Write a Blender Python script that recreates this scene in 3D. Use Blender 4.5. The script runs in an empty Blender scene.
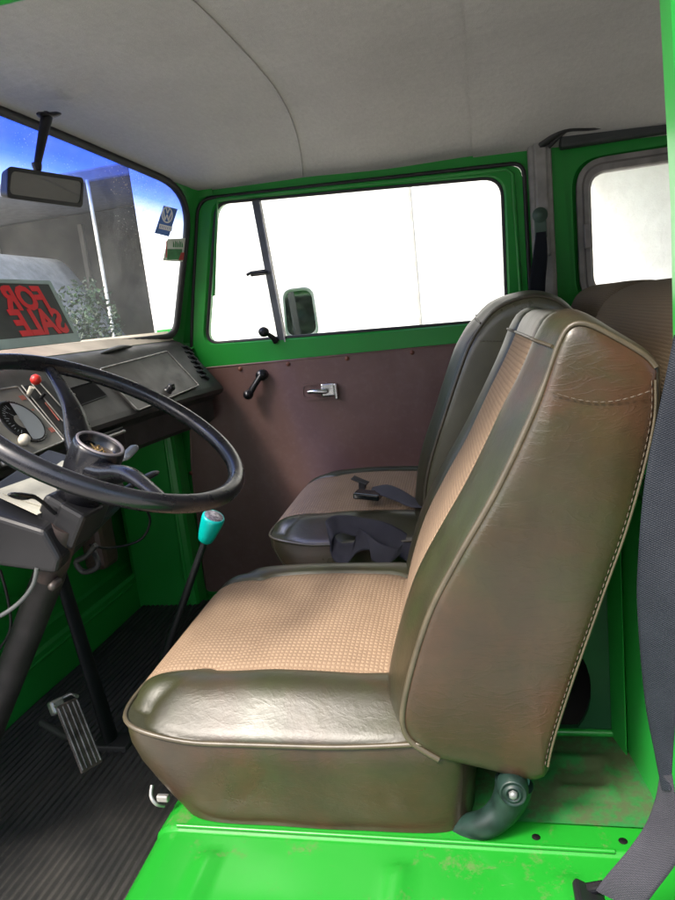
import bpy, bmesh, math, random
from mathutils import Vector, Matrix, noise
random.seed(7)
S = bpy.context.scene
COL = S.collection
PI = math.pi

# ------------------------------------------------------------------ camera frame
F = 680.0
AX = Vector((0.97360908, 0.06577647, -0.21853789))   # world x in camera (right, up, forward)
AY = Vector((0.20048436, 0.21103617, 0.95669732))
AZ = Vector((-0.10904758, 0.97526263, -0.19227958))
CAM = Vector((0, 0, 1.09))

def ray(p):
    a = Vector((p[0] - 337.5, 450 - p[1], F))
    return Vector((a.dot(AX), a.dot(AY), a.dot(AZ)))
def at_y(px, py, y):
    r = ray((px, py)); return CAM + r * (y / r.y)
def at_x(px, py, x):
    r = ray((px, py)); return CAM + r * (x / r.x)
def at_z(px, py, z):
    r = ray((px, py)); return CAM + r * ((z - CAM.z) / r.z)
def at_pl(px, py, P0, N):
    r = ray((px, py)); return CAM + r * ((P0 - CAM).dot(N) / r.dot(N))
def at_fn(px, py, f, y0=.7, y1=2.6):
    """point of the ray where f(point) changes sign"""
    r = ray((px, py)); n = 400; last = None
    for i in range(n + 1):
        y = y0 + (y1 - y0) * i / n
        v = f(CAM + r * (y / r.y))
        if last is not None and (v > 0) != (last[1] > 0):
            a, b = last[0], y
            for _ in range(30):
                m = (a + b) / 2
                if (f(CAM + r * (m / r.y)) > 0) == (last[1] > 0): a = m
                else: b = m
            return CAM + r * (a / r.y)
        last = (y, v)
    return CAM + r * (y1 / r.y)

# ------------------------------------------------------------------ objects
OFF = {}
def thing(name, label, cat, loc=(0, 0, 0), group=None):
    o = bpy.data.objects.new(name, None); COL.objects.link(o)
    o.location = loc; o.empty_display_size = .05
    o['label'] = label; o['category'] = cat
    if group: o['group'] = group
    OFF[o] = Vector(loc)
    return o

def link(name, me, mat=None, parent=None, loc=None):
    o = bpy.data.objects.new(name, me); COL.objects.link(o)
    if mat is not None:
        me.materials.clear(); me.materials.append(mat)
    if parent is not None:
        off = OFF[parent]; me.transform(Matrix.Translation(-off))
        o.parent = parent; OFF[o] = off
    else:
        L = Vector(loc) if loc is not None else Vector((0, 0, 0))
        me.transform(Matrix.Translation(-L)); o.location = L; OFF[o] = L
    return o

def tag(o, label, cat=None, group=None, kind=None):
    if label: o['label'] = label
    if cat: o['category'] = cat
    if group: o['group'] = group
    if kind: o['kind'] = kind
    return o

def base_of(me):
    vs = [v.co for v in me.vertices]
    return Vector((sum(v.x for v in vs) / len(vs), sum(v.y for v in vs) / len(vs), min(v.z for v in vs)))

class MB:
    """mesh collector"""
    def __init__(s): s.v = []; s.f = []; s.uv = []; s.sm = []
    def add(s, v, f, uv=None, smooth=True):
        b = len(s.v); s.v += [tuple(x) for x in v]
        for i, q in enumerate(f):
            s.f.append([b + k for k in q]); s.sm.append(smooth)
            s.uv.append([uv[k] for k in q] if uv else [(0, 0)] * len(q))
        return s
    def mesh(s, name):
        me = bpy.data.meshes.new(name); me.from_pydata(s.v, [], s.f)
        l = me.uv_layers.new(name='UVMap'); i = 0
        flat = [c for f in s.uv for u in f for c in u]
        l.data.foreach_set('uv', flat)
        me.polygons.foreach_set('use_smooth', s.sm)
        me.update(); return me
    def fix(s, me):
        bm = bmesh.new(); bm.from_mesh(me); bmesh.ops.recalc_face_normals(bm, faces=bm.faces); bm.to_mesh(me); bm.free()
    def build(s, name, mat, parent=None, loc=None, recalc=True, **kw):
        me = s.mesh(name)
        if recalc: s.fix(me)
        if parent is None and loc is None: loc = base_of(me)
        o = link(name, me, mat, parent, loc)
        return o
    # ---- shapes
    def box(s, c, size, rot=None, bevel=0, seg=2):
        bm = bmesh.new(); bmesh.ops.create_cube(bm, size=1)
        for v in bm.verts: v.co = Vector((v.co.x * size[0], v.co.y * size[1], v.co.z * size[2]))
        if bevel: bmesh.ops.bevel(bm, geom=list(bm.edges), offset=bevel, segments=seg, profile=.5, affect='EDGES')
        M = Matrix.Translation(Vector(c)) @ (rot.to_4x4() if rot is not None else Matrix.Identity(4))
        bm.transform(M); bm.verts.index_update()
        s.add([v.co.copy() for v in bm.verts], [[v.index for v in f.verts] for f in bm.faces], smooth=False); bm.free(); return s
    def tube(s, pts, r, seg=12, caps=True, closed=False, flat=1.0, up=None):
        pts = [Vector(p) for p in pts]; n = len(pts)
        rr = r if isinstance(r, (list, tuple)) else [r] * n
        prev = None; V = []; U = []; L = 0
        for i, p in enumerate(pts):
            if closed: t = (pts[(i + 1) % n] - pts[i - 1])
            else: t = pts[min(i + 1, n - 1)] - pts[max(i - 1, 0)]
            if t.length < 1e-9: t = Vector((0, 0, 1))
            t.normalize()
            if up is not None: a = Vector(up)
            elif prev is None: a = Vector((0, 0, 1)) if abs(t.z) < .9 else Vector((1, 0, 0))
            else: a = prev
            b = (a - t * a.dot(t)); b.normalize(); prev = b; c = t.cross(b)
            if i: L += (pts[i] - pts[i - 1]).length
            for k in range(seg):
                an = 2 * PI * k / seg
                V.append(p + b * math.cos(an) * rr[i] * flat + c * math.sin(an) * rr[i]); U.append((L, k / seg * .1))
        Fs = []
        m = n if closed else n - 1
        for i in range(m):
            for k in range(seg):
                a = i * seg + k; b = i * seg + (k + 1) % seg; j = ((i + 1) % n) * seg
                Fs.append([a, b, j + (k + 1) % seg, j + k])
        s.add(V, Fs, U)
        if caps and not closed:
            s.add(V[:seg], [list(range(seg))], smooth=False); s.add(V[-seg:], [list(range(seg))[::-1]], smooth=False)
        return s
    def lathe(s, prof, origin, axis, seg=32):
        """prof: (radius, height) list along axis"""
        ax = Vector(axis).normalized(); a = Vector((0, 0, 1)) if abs(ax.z) < .9 else Vector((1, 0, 0))
        u = (a - ax * a.dot(ax)).normalized(); w = ax.cross(u); o = Vector(origin)
        V = []
        for r, h in prof:
            for k in range(seg):
                t = 2 * PI * k / seg; V.append(o + ax * h + (u * math.cos(t) + w * math.sin(t)) * max(r, 1e-5))
        Fs = [[i * seg + k, i * seg + (k + 1) % seg, (i + 1) * seg + (k + 1) % seg, (i + 1) * seg + k] for i in range(len(prof) - 1) for k in range(seg)]
        s.add(V, Fs); return s
    def grid(s, fn, us, vs, smooth=True, skip=None, uvf=None):
        V = [fn(u, v) for u in us for v in vs]; n = len(vs)
        U = [uvf(u, v) for u in us for v in vs] if uvf else [(u, v) for u in us for v in vs]
        Fs = []
        for i in range(len(us) - 1):
            for j in range(n - 1):
                if skip and skip(us[i], vs[j], us[i + 1], vs[j + 1]): continue
                Fs.append([i * n + j, i * n + j + 1, (i + 1) * n + j + 1, (i + 1) * n + j])
        s.add(V, Fs, U, smooth); return s
    def prism(s, poly, d, smooth=False):
        """poly: list of Vectors, d: extrusion vector"""
        n = len(poly); d = Vector(d)
        V = [Vector(p) for p in poly] + [Vector(p) + d for p in poly]
        Fs = [list(range(n)), list(range(n, 2 * n))[::-1]] + [[i, (i + 1) % n, n + (i + 1) % n, n + i] for i in range(n)]
        s.add(V, Fs, smooth=smooth); return s
    def ring(s, outer, inner, y0, y1, centre, lip=0.0):
        """plate in an x-z plane between two star-shaped outlines, from y0 (front) to y1"""
        angs = sorted(set([round(math.atan2(p[1] - centre[1], p[0] - centre[0]), 5) for p in outer + inner] + [round(-PI + 2 * PI * (k + .5) / 120, 5) for k in range(120)]))
        def hit(poly, a):
            d = (math.cos(a), math.sin(a)); best = None
            for i in range(len(poly)):
                p, q = poly[i], poly[(i + 1) % len(poly)]
                ex, ez = q[0] - p[0], q[1] - p[1]; px, pz = p[0] - centre[0], p[1] - centre[1]
                den = d[0] * ez - d[1] * ex
                if abs(den) < 1e-12: continue
                t = (px * ez - pz * ex) / den; u = (px * d[1] - pz * d[0]) / den
                if t > 0 and -1e-6 <= u <= 1 + 1e-6: best = t if best is None else max(best, t)
            t = best or 0; return (centre[0] + d[0] * t, centre[1] + d[1] * t)
        O = [hit(outer, a) for a in angs]; I = [hit(inner, a) for a in angs]; n = len(angs)
        def loop(P, y): return [Vector((p[0], y, p[1])) for p in P]
        def between(A, B, sm=False):
            s.add(A + B, [[i, (i + 1) % n, n + (i + 1) % n, n + i] for i in range(n)], smooth=sm)
        if lip:
            I2 = [(i[0] + (o[0] - i[0]) * min(1, lip / max(1e-6, math.hypot(o[0] - i[0], o[1] - i[1]))), i[1] + (o[1] - i[1]) * min(1, lip / max(1e-6, math.hypot(o[0] - i[0], o[1] - i[1])))) for o, i in zip(O, I)]
            between(loop(O, y0), loop(I2, y0)); between(loop(I2, y0), loop(I, y0 + lip), True); between(loop(I, y0 + lip), loop(I, y1))
        else:
            between(loop(O, y0), loop(I, y0)); between(loop(I, y0), loop(I, y1))
        between(loop(O, y0), loop(O, y1)); between(loop(O, y1), loop(I, y1))
        return s

def lerp(a, b, t): return a + (b - a) * t
def sstep(a, b, x):
    t = max(0, min(1, (x - a) / (b - a))); return t * t * (3 - 2 * t)
def catmull(P, n, closed=False):
    P = [Vector(p) for p in P]; m = len(P); out = []
    segs = m if closed else m - 1
    for k in range(n if closed else n + 1):
        x = k / n * segs; i = min(int(x), segs - 1); t = x - i
        g = (lambda j: P[j % m]) if closed else (lambda j: P[max(0, min(m - 1, j))])
        a, b, c, d = g(i - 1), g(i), g(i + 1), g(i + 2)
        out.append(.5 * ((2 * b) + (c - a) * t + (2 * a - 5 * b + 4 * c - d) * t * t + (3 * b - a - 3 * c + d) * t ** 3))
    return out
def rpoly(P, r, seg=6):
    """rounded polygon in 2D; r scalar or list"""
    n = len(P); out = []
    for i in range(n):
        p = Vector(P[i]); a = Vector(P[i - 1]) - p; b = Vector(P[(i + 1) % n]) - p
        rad = r[i] if isinstance(r, (list, tuple)) else r
        if rad <= 0: out.append(tuple(p)); continue
        la, lb = a.length, b.length; rad = min(rad, la * .49, lb * .49)
        A = p + a / la * rad; B = p + b / lb * rad
        for k in range(seg + 1):
            t = k / seg; q = A * (1 - t) ** 2 + p * 2 * t * (1 - t) + B * t * t; out.append((q.x, q.y))
    return out
def xz(v): return (v.x, v.z)

# ------------------------------------------------------------------ materials
class NT:
    def __init__(s, name):
        s.m = bpy.data.materials.new(name); s.m.use_nodes = True; s.t = s.m.node_tree; s.t.nodes.clear()
        s.out = s.t.nodes.new('ShaderNodeOutputMaterial')
    def n(s, typ, ins=None, **kw):
        d = s.t.nodes.new('ShaderNode' + typ)
        for k, v in kw.items(): setattr(d, k, v)
        if ins:
            for k, v in ins.items():
                if isinstance(v, bpy.types.NodeSocket): s.t.links.new(v, d.inputs[k])
                else: d.inputs[k].default_value = v
        return d
    def math(s, op, a, b=0.0, c=None):
        ins = {0: a, 1: b}
        if c is not None: ins[2] = c
        return s.n('Math', ins, operation=op).outputs[0]
    def ramp(s, fac, stops, interp='LINEAR'):
        r = s.n('ValToRGB', {0: fac}); cr = r.color_ramp; cr.interpolation = interp
        while len(cr.elements) < len(stops): cr.elements.new(.5)
        for e, (p, c) in zip(cr.elements, stops): e.position = p; e.color = (*c, 1) if len(c) == 3 else c
        return r.outputs[0]
    def mix(s, fac, a, b, blend='MIX'):
        m = s.n('Mix', data_type='RGBA', blend_type=blend)
        for k, v in ((0, fac), (6, a), (7, b)):
            if isinstance(v, bpy.types.NodeSocket): s.t.links.new(v, m.inputs[k])
            else: m.inputs[k].default_value = (*v, 1) if isinstance(v, tuple) and len(v) == 3 else v
        return m.outputs[2]
    def pos(s, scale=(1, 1, 1)):
        tc = s.n('TexCoord'); return s.n('Mapping', {0: tc.outputs['Object'], 3: scale}).outputs[0]
    def noise(s, vec, scale, detail=4, rough=.55, dist=0):
        return s.n('TexNoise', {'Vector': vec, 'Scale': scale, 'Detail': detail, 'Roughness': rough, 'Distortion': dist}).outputs[0]
    def bump(s, h, strength, dist=.002, prev=None):
        ins = {'Height': h, 'Strength': strength, 'Distance': dist}
        if prev is not None: ins['Normal'] = prev
        return s.n('Bump', ins).outputs[0]
    def surf(s, **kw):
        names = dict(color='Base Color', rough='Roughness', metal='Metallic', normal='Normal', coat='Coat Weight', coatr='Coat Roughness', spec='Specular IOR Level', sheen='Sheen Weight', trans='Transmission Weight', ior='IOR', emit='Emission Color', emits='Emission Strength', alpha='Alpha')
        ins = {}
        for k, v in kw.items():
            if k in ('color', 'emit') and isinstance(v, tuple): v = (*v, 1) if len(v) == 3 else v
            ins[names[k]] = v
        b = s.n('BsdfPrincipled', ins); s.t.links.new(b.outputs[0], s.out.inputs[0]); return s.m

def simple(name, col, rough=.5, metal=0, var=.25, scale=12, bump=.15, bscale=250, coat=0, spec=.5, rvar=.1, bdist=.0006):
    m = NT(name); p = m.pos()
    n1 = m.noise(p, scale, 5)
    dark = tuple(c * (1 - var) for c in col); light = tuple(min(1, c * (1 + var)) for c in col)
    c = m.ramp(n1, [(.3, dark), (.7, light)])
    r = m.math('ADD', rough - rvar / 2, m.math('MULTIPLY', m.noise(p, scale * 2.3, 4), rvar * 1.5))
    nb = m.bump(m.noise(p, bscale, 3), bump, bdist)
    return m.surf(color=c, rough=r, metal=metal, normal=nb, coat=coat, spec=spec)

def paint(name, col=(.016, .255, .034), rough=.3, dirt=.0, dirtcol=(.10, .09, .045), dscale=5):
    m = NT(name); p = m.pos()
    n1 = m.noise(p, 3, 4); n2 = m.noise(p, dscale, 8, .7); n3 = m.noise(p, 90, 3)
    c = m.mix(m.ramp(n1, [(.3, (0, 0, 0)), (.7, (1, 1, 1))]), col, tuple(x * .86 for x in col))
    if dirt:
        n2 = m.math('ADD', n2, m.math('MULTIPLY', m.math('SUBTRACT', m.noise(p, dscale * 9, 6, .75), .5), .35))
        f = m.ramp(n2, [(.66 - dirt * .28, (0, 0, 0)), (.76 - dirt * .26, (1, 1, 1))])
        f = m.math('MULTIPLY', f, .3 + dirt * .55)
        c = m.mix(f, c, dirtcol)
        # chips down to primer, few
        ch = m.ramp(m.noise(p, 38, 6, .75), [(.675, (0, 0, 0)), (.69, (1, 1, 1))])
        c = m.mix(m.math('MULTIPLY', ch, .8), c, (.055, .022, .014))
        sc = m.ramp(m.noise(m.pos((6, 60, 6)), 3.0, 6, .8), [(.655, (0, 0, 0)), (.68, (.5, .5, .5))])
        c = m.mix(sc, c, (.10, .13, .06))
        rr = m.math('ADD', rough, m.math('MULTIPLY', f, .45))
    else:
        rr = m.math('ADD', rough - .04, m.math('MULTIPLY', n1, .12))
    nb = m.bump(n3, .12, .0008); nb = m.bump(m.noise(p, 9, 2), .12, .006, nb)
    return m.surf(color=c, rough=rr, normal=nb, coat=.15, coatr=.12, spec=.35)

def vinyl(name, base=(.023, .027, .009), brown=(.043, .021, .0105), amt=.5, rough=.38, pale=.5, crease=.22, spec=.42):
    m = NT(name); p = m.pos()
    big = m.noise(p, 3.6, 5, .62, .8); mid = m.noise(p, 17, 6, .65)
    lo = .62 - amt * .30
    f = m.ramp(big, [(lo - .08, (0, 0, 0)), (lo + .10, (1, 1, 1))])
    c = m.mix(f, base, brown)
    dk = m.ramp(m.noise(m.pos((1.1, 1, .8)), 5.2, 6, .68, .5), [(.40, (0, 0, 0)), (.62, (.75, .75, .75))])
    c = m.mix(dk, c, (.019, .016, .009))
    worn = m.ramp(m.noise(m.pos((1, 1, 1.8)), 5.5, 7, .66), [(.48, (0, 0, 0)), (.70, (1, 1, 1))])
    c = m.mix(m.math('MULTIPLY', worn, pale * .6), c, (.048, .036, .022))
    c = m.mix(m.ramp(mid, [(.35, (.25, .25, .25)), (.6, (0, 0, 0))]), c, (.015, .013, .007))
    warp = m.n('TexNoise', {'Vector': p, 'Scale': 9.0, 'Detail': 5.0}).outputs[1]
    wp = m.n('MixRGB', {0: .10, 1: p, 2: warp}).outputs[0]
    def cracks(scale, width, mscale, lo_):
        v = m.n('TexVoronoi', {'Vector': wp, 'Scale': scale}, feature='DISTANCE_TO_EDGE').outputs[0]
        mask = m.ramp(m.noise(p, mscale, 4), [(lo_, (0, 0, 0)), (lo_ + .12, (1, 1, 1))])
        return m.math('MULTIPLY', m.ramp(v, [(0, (1, 1, 1)), (width, (0, 0, 0))]), mask)
    c1 = cracks(13.0, .035, 6, .50); c2 = cracks(42.0, .06, 8, .48)
    cc = m.math('ADD', c1, m.math('MULTIPLY', c2, .6))
    leather = m.n('TexVoronoi', {'Vector': p, 'Scale': 420.0}).outputs[0]
    rr = m.math('ADD', rough - .20, m.math('MULTIPLY', m.noise(p, 7, 7, .65), .36))
    nb = m.bump(leather, .07, .0005); nb = m.bump(cc, -.5, .0010, nb)
    st = m.n('TexNoise', {'Vector': m.pos((1.0, 1.0, 3.2)), 'Scale': 13.0, 'Detail': 5.0, 'Distortion': 1.8}).outputs[0]
    nb = m.bump(m.ramp(st, [(.45, (0, 0, 0)), (.50, (1, 1, 1)), (.55, (0, 0, 0))]), crease, .0012, nb); nb = m.bump(mid, .30, .0025, nb)
    nb = m.bump(m.noise(p, 60, 5, .6, 1.0), .18, .0012, nb)
    return m.surf(color=c, rough=rr, normal=nb, spec=spec)

def weave(name, a=(.225, .160, .106), b=(.060, .034, .022), scale=145.0):
    """woven check cloth laid out in metres on the UV map"""
    m = NT(name); uv = m.n('TexCoord').outputs['UV']; sp = m.n('SeparateXYZ', {0: uv})
    w = m.n('TexNoise', {'Vector': uv, 'Scale': 30.0, 'Detail': 2.0}).outputs[0]
    u = m.math('ADD', m.math('MULTIPLY', sp.outputs[0], 2 * PI * scale), m.math('MULTIPLY', w, 1.6))
    v = m.math('ADD', m.math('MULTIPLY', sp.outputs[1], 2 * PI * scale), m.math('MULTIPLY', w, 1.6))
    su = m.math('SINE', u); sv = m.math('SINE', v)
    k = m.math('ADD', m.math('MULTIPLY', m.math('MULTIPLY', su, sv), .3), m.math('MULTIPLY', m.math('ADD', su, sv), .25))
    f = m.ramp(m.math('ADD', k, .5), [(.12, (1, 1, 1)), (.5, (0, 0, 0))])
    p = m.pos(); st = m.noise(p, 8, 6, .7)
    c = m.mix(m.math('MULTIPLY', f, .8), a, b)
    c = m.mix(m.ramp(st, [(.42, (0, 0, 0)), (.75, (.55, .55, .55))]), c, (.10, .065, .040))
    c = m.mix(m.ramp(m.noise(uv, 700, 2), [(.3, (.4, .4, .4)), (.6, (0, 0, 0))]), c, tuple(x * 1.25 for x in a))
    nb = m.bump(k, .6, .0012)
    return m.surf(color=c, rough=.9, normal=nb, spec=.12)

GREEN = paint('green_paint')
GREEN_DIRTY = paint('green_paint_scuffed', col=(.009, .19, .014), dirt=.30, rough=.34, dscale=16)
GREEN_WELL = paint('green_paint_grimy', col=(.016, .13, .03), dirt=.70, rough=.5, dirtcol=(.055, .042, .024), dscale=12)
VINYL = vinyl('olive_vinyl', amt=.25, rough=.42, crease=.06, spec=.45)
VINYL_BROWN = vinyl('brown_vinyl', amt=.62, rough=.36, pale=.4, crease=.12, spec=.40)
VINYL_SKIRT = vinyl('skirt_vinyl', amt=.55, rough=.34, crease=.09, spec=.5)
CLOTH = weave('beige_check_cloth')
BENCH = weave('brown_bench_cloth', (.105, .078, .048), (.035, .024, .014), 200.0)
PIPING = simple('piping_vinyl', (.052, .042, .025), .4, scale=30)
STITCH = simple('stitch_thread', (.058, .044, .030), .8)
BLACK = simple('black_plastic', (.010, .010, .011), .42, spec=.32, var=.3, scale=9, bump=.2, bscale=320)
BLACK_GLOSS = simple('black_bakelite', (.007, .007, .009), .22, var=.5, scale=14, bump=.10, bscale=90, coat=.12, rvar=.3, spec=.42)
RUBBER = simple('black_rubber', (.016, .016, .016), .55, var=.3, scale=10)
DASHM = simple('dash_vinyl', (.030, .029, .027), .42, var=.5, scale=7, bump=.4, bscale=420, rvar=.3)
DUSTY = simple('dusty_dash_top', (.34, .30, .24), .65, var=.35, scale=6, bump=.3, bscale=200)
PANELM = simple('instrument_panel_face', (.12, .115, .10), .45, var=.3, scale=8, bump=.5, bscale=500)
CHROME = simple('worn_chrome', (.62, .62, .60), .22, metal=1, var=.25, scale=40)
STEEL = simple('worn_steel', (.34, .33, .31), .38, metal=.85, var=.4, scale=35, rvar=.3)
DARKGAUGE = simple('gauge_black', (.004, .004, .004), .7, spec=.1)
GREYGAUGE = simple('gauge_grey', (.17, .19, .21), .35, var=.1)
WHITEKNOB = simple('ivory_knob', (.62, .56, .46), .35, var=.12, scale=60)
REDM = simple('red_plastic', (.52, .025, .018), .35, var=.15, scale=60)
REDMARK = simple('faded_red_mark', (.30, .085, .06), .6)
TEAL = simple('teal_knob_plastic', (.0, .46, .36), .32, var=.08, bump=.03, coat=.3)
STRAP_M = None
def webbing(name, col, col2):
    m = NT(name); uv = m.n('TexCoord').outputs['UV']; sp = m.n('SeparateXYZ', {0: uv})
    a = m.math('SINE', m.math('MULTIPLY', sp.outputs[0], 2 * PI * 480)); b = m.math('SINE', m.math('MULTIPLY', sp.outputs[1], 2 * PI * 260))
    k = m.math('MULTIPLY', a, b)
    n = m.noise(m.pos(), 16, 5)
    c = m.mix(m.ramp(n, [(.35, (0, 0, 0)), (.7, (1, 1, 1))]), col, col2)
    c = m.mix(m.ramp(k, [(.0, (0, 0, 0)), (.9, (.35, .35, .35))]), c, tuple(min(1, x * 1.6) for x in col2))
    return m.surf(color=c, rough=.68, normal=m.bump(k, .45, .0008), spec=.2)
WEB_NAVY = webbing('navy_webbing', (.006, .008, .012), (.011, .014, .019))
WEB_GREY = webbing('violet_grey_webbing', (.024, .023, .030), (.038, .037, .045))
CARD = None
def cardmat():
    m = NT('maroon_door_card'); p = m.pos(); n = m.noise(p, 3.5, 5, .6, .5)
    c = m.mix(m.ramp(n, [(.3, (0, 0, 0)), (.75, (1, 1, 1))]), (.105, .054, .046), (.145, .078, .066))
    c = m.mix(m.ramp(m.noise(p, 60, 5), [(.5, (0, 0, 0)), (.8, (.35, .35, .35))]), c, (.17, .11, .10))
    nb = m.bump(m.noise(p, 300, 3), .2, .0006); nb = m.bump(m.noise(m.pos((1, 1, .45)), 3.2, 3), .5, .03, nb)
    return m.surf(color=c, rough=.40, normal=nb, spec=.5)
CARD = cardmat()
def linermat():
    m = NT('grey_headlining'); p = m.pos()
    n = m.noise(p, 2.2, 5, .6); f = m.noise(m.pos((1, .35, 1)), 130, 4, .7); g = m.noise(p, 420, 3)
    c = m.mix(m.ramp(n, [(.3, (0, 0, 0)), (.7, (1, 1, 1))]), (.39, .38, .36), (.47, .46, .435))
    c = m.mix(m.ramp(f, [(.35, (.22, .22, .22)), (.65, (0, 0, 0))]), c, (.25, .242, .225))
    c = m.mix(m.ramp(g, [(.58, (0, 0, 0)), (.75, (.5, .5, .5))]), c, (.60, .58, .54))
    nb = m.bump(g, .6, .0015); nb = m.bump(f, .15, .001, nb); nb = m.bump(n, .5, .04, nb)
    return m.surf(color=c, rough=.92, normal=nb, spec=.15)
LINER = linermat()
def glassmat(name, band=False, dust=.05, tint=(.96, .98, .97)):
    m = NT(name); p = m.pos()
    tr = m.n('BsdfTransparent', {0: (*tint, 1)})
    if band:
        tc = m.n('NewGeometry'); sp = m.n('SeparateXYZ', {0: tc.outputs['Position']})
        h = m.math('ADD', m.math('SUBTRACT', sp.outputs[2], .015), m.math('MULTIPLY', m.math('POWER', m.math('ABSOLUTE', m.math('SUBTRACT', sp.outputs[1], 1.4)), 2.0), .10))
        f = m.math('DIVIDE', m.math('SUBTRACT', h, 1.40), .15)
        colr = m.ramp(f, [(0, tint), (.3, (.62, .74, .98)), (.75, (.10, .22, .92)), (1, (.05, .13, .80))])
        m.t.links.new(colr, tr.inputs[0])
    gl = m.n('BsdfGlossy', {'Color': (1, 1, 1, 1), 'Roughness': .02})
    fr = m.n('LayerWeight', {'Blend': .12}).outputs['Fresnel']
    mx = m.n('MixShader', {0: m.math('MULTIPLY', fr, .8), 1: tr.outputs[0], 2: gl.outputs[0]})
    film = m.ramp(m.noise(p, 3.0, 8, .7, .8), [(.3, (.15, .15, .15)), (.75, (1, 1, 1))])
    vo = m.n('TexVoronoi', {'Vector': p, 'Scale': 150.0, 'Randomness': 1.0})
    spk = m.ramp(vo.outputs[0], [(.10, (1, 1, 1)), (.17, (0, 0, 0))])
    spk = m.math('MULTIPLY', spk, m.ramp(m.noise(p, 5.0, 4, .6), [(.45, (0, 0, 0)), (.7, (1, 1, 1))]))
    fac = m.math('ADD', m.math('MULTIPLY', film, dust), m.math('MULTIPLY', spk, dust * 3.5))
    df = m.n('BsdfDiffuse', {0: (.75, .76, .74, 1)})
    tl = m.n('BsdfTranslucent', {0: (.75, .76, .74, 1)})
    dd = m.n('MixShader', {0: .5, 1: df.outputs[0], 2: tl.outputs[0]})
    m2 = m.n('MixShader', {0: fac, 1: mx.outputs[0], 2: dd.outputs[0]})
    m.t.links.new(m2.outputs[0], m.out.inputs[0]); return m.m
WSGLASS = glassmat('windscreen_glass', True, .10)
GLASS = glassmat('window_glass', False, .012)
MIRROR = NT('mirror_silver').surf(color=(.30, .30, .30), rough=.05, metal=1.0)
GREYSEAL = simple('grey_window_frame', (.22, .205, .19), .5, scale=20)
GREYTRIM = simple('grey_pillar_trim', (.26, .25, .23), .6, scale=15, var=.3)

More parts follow.
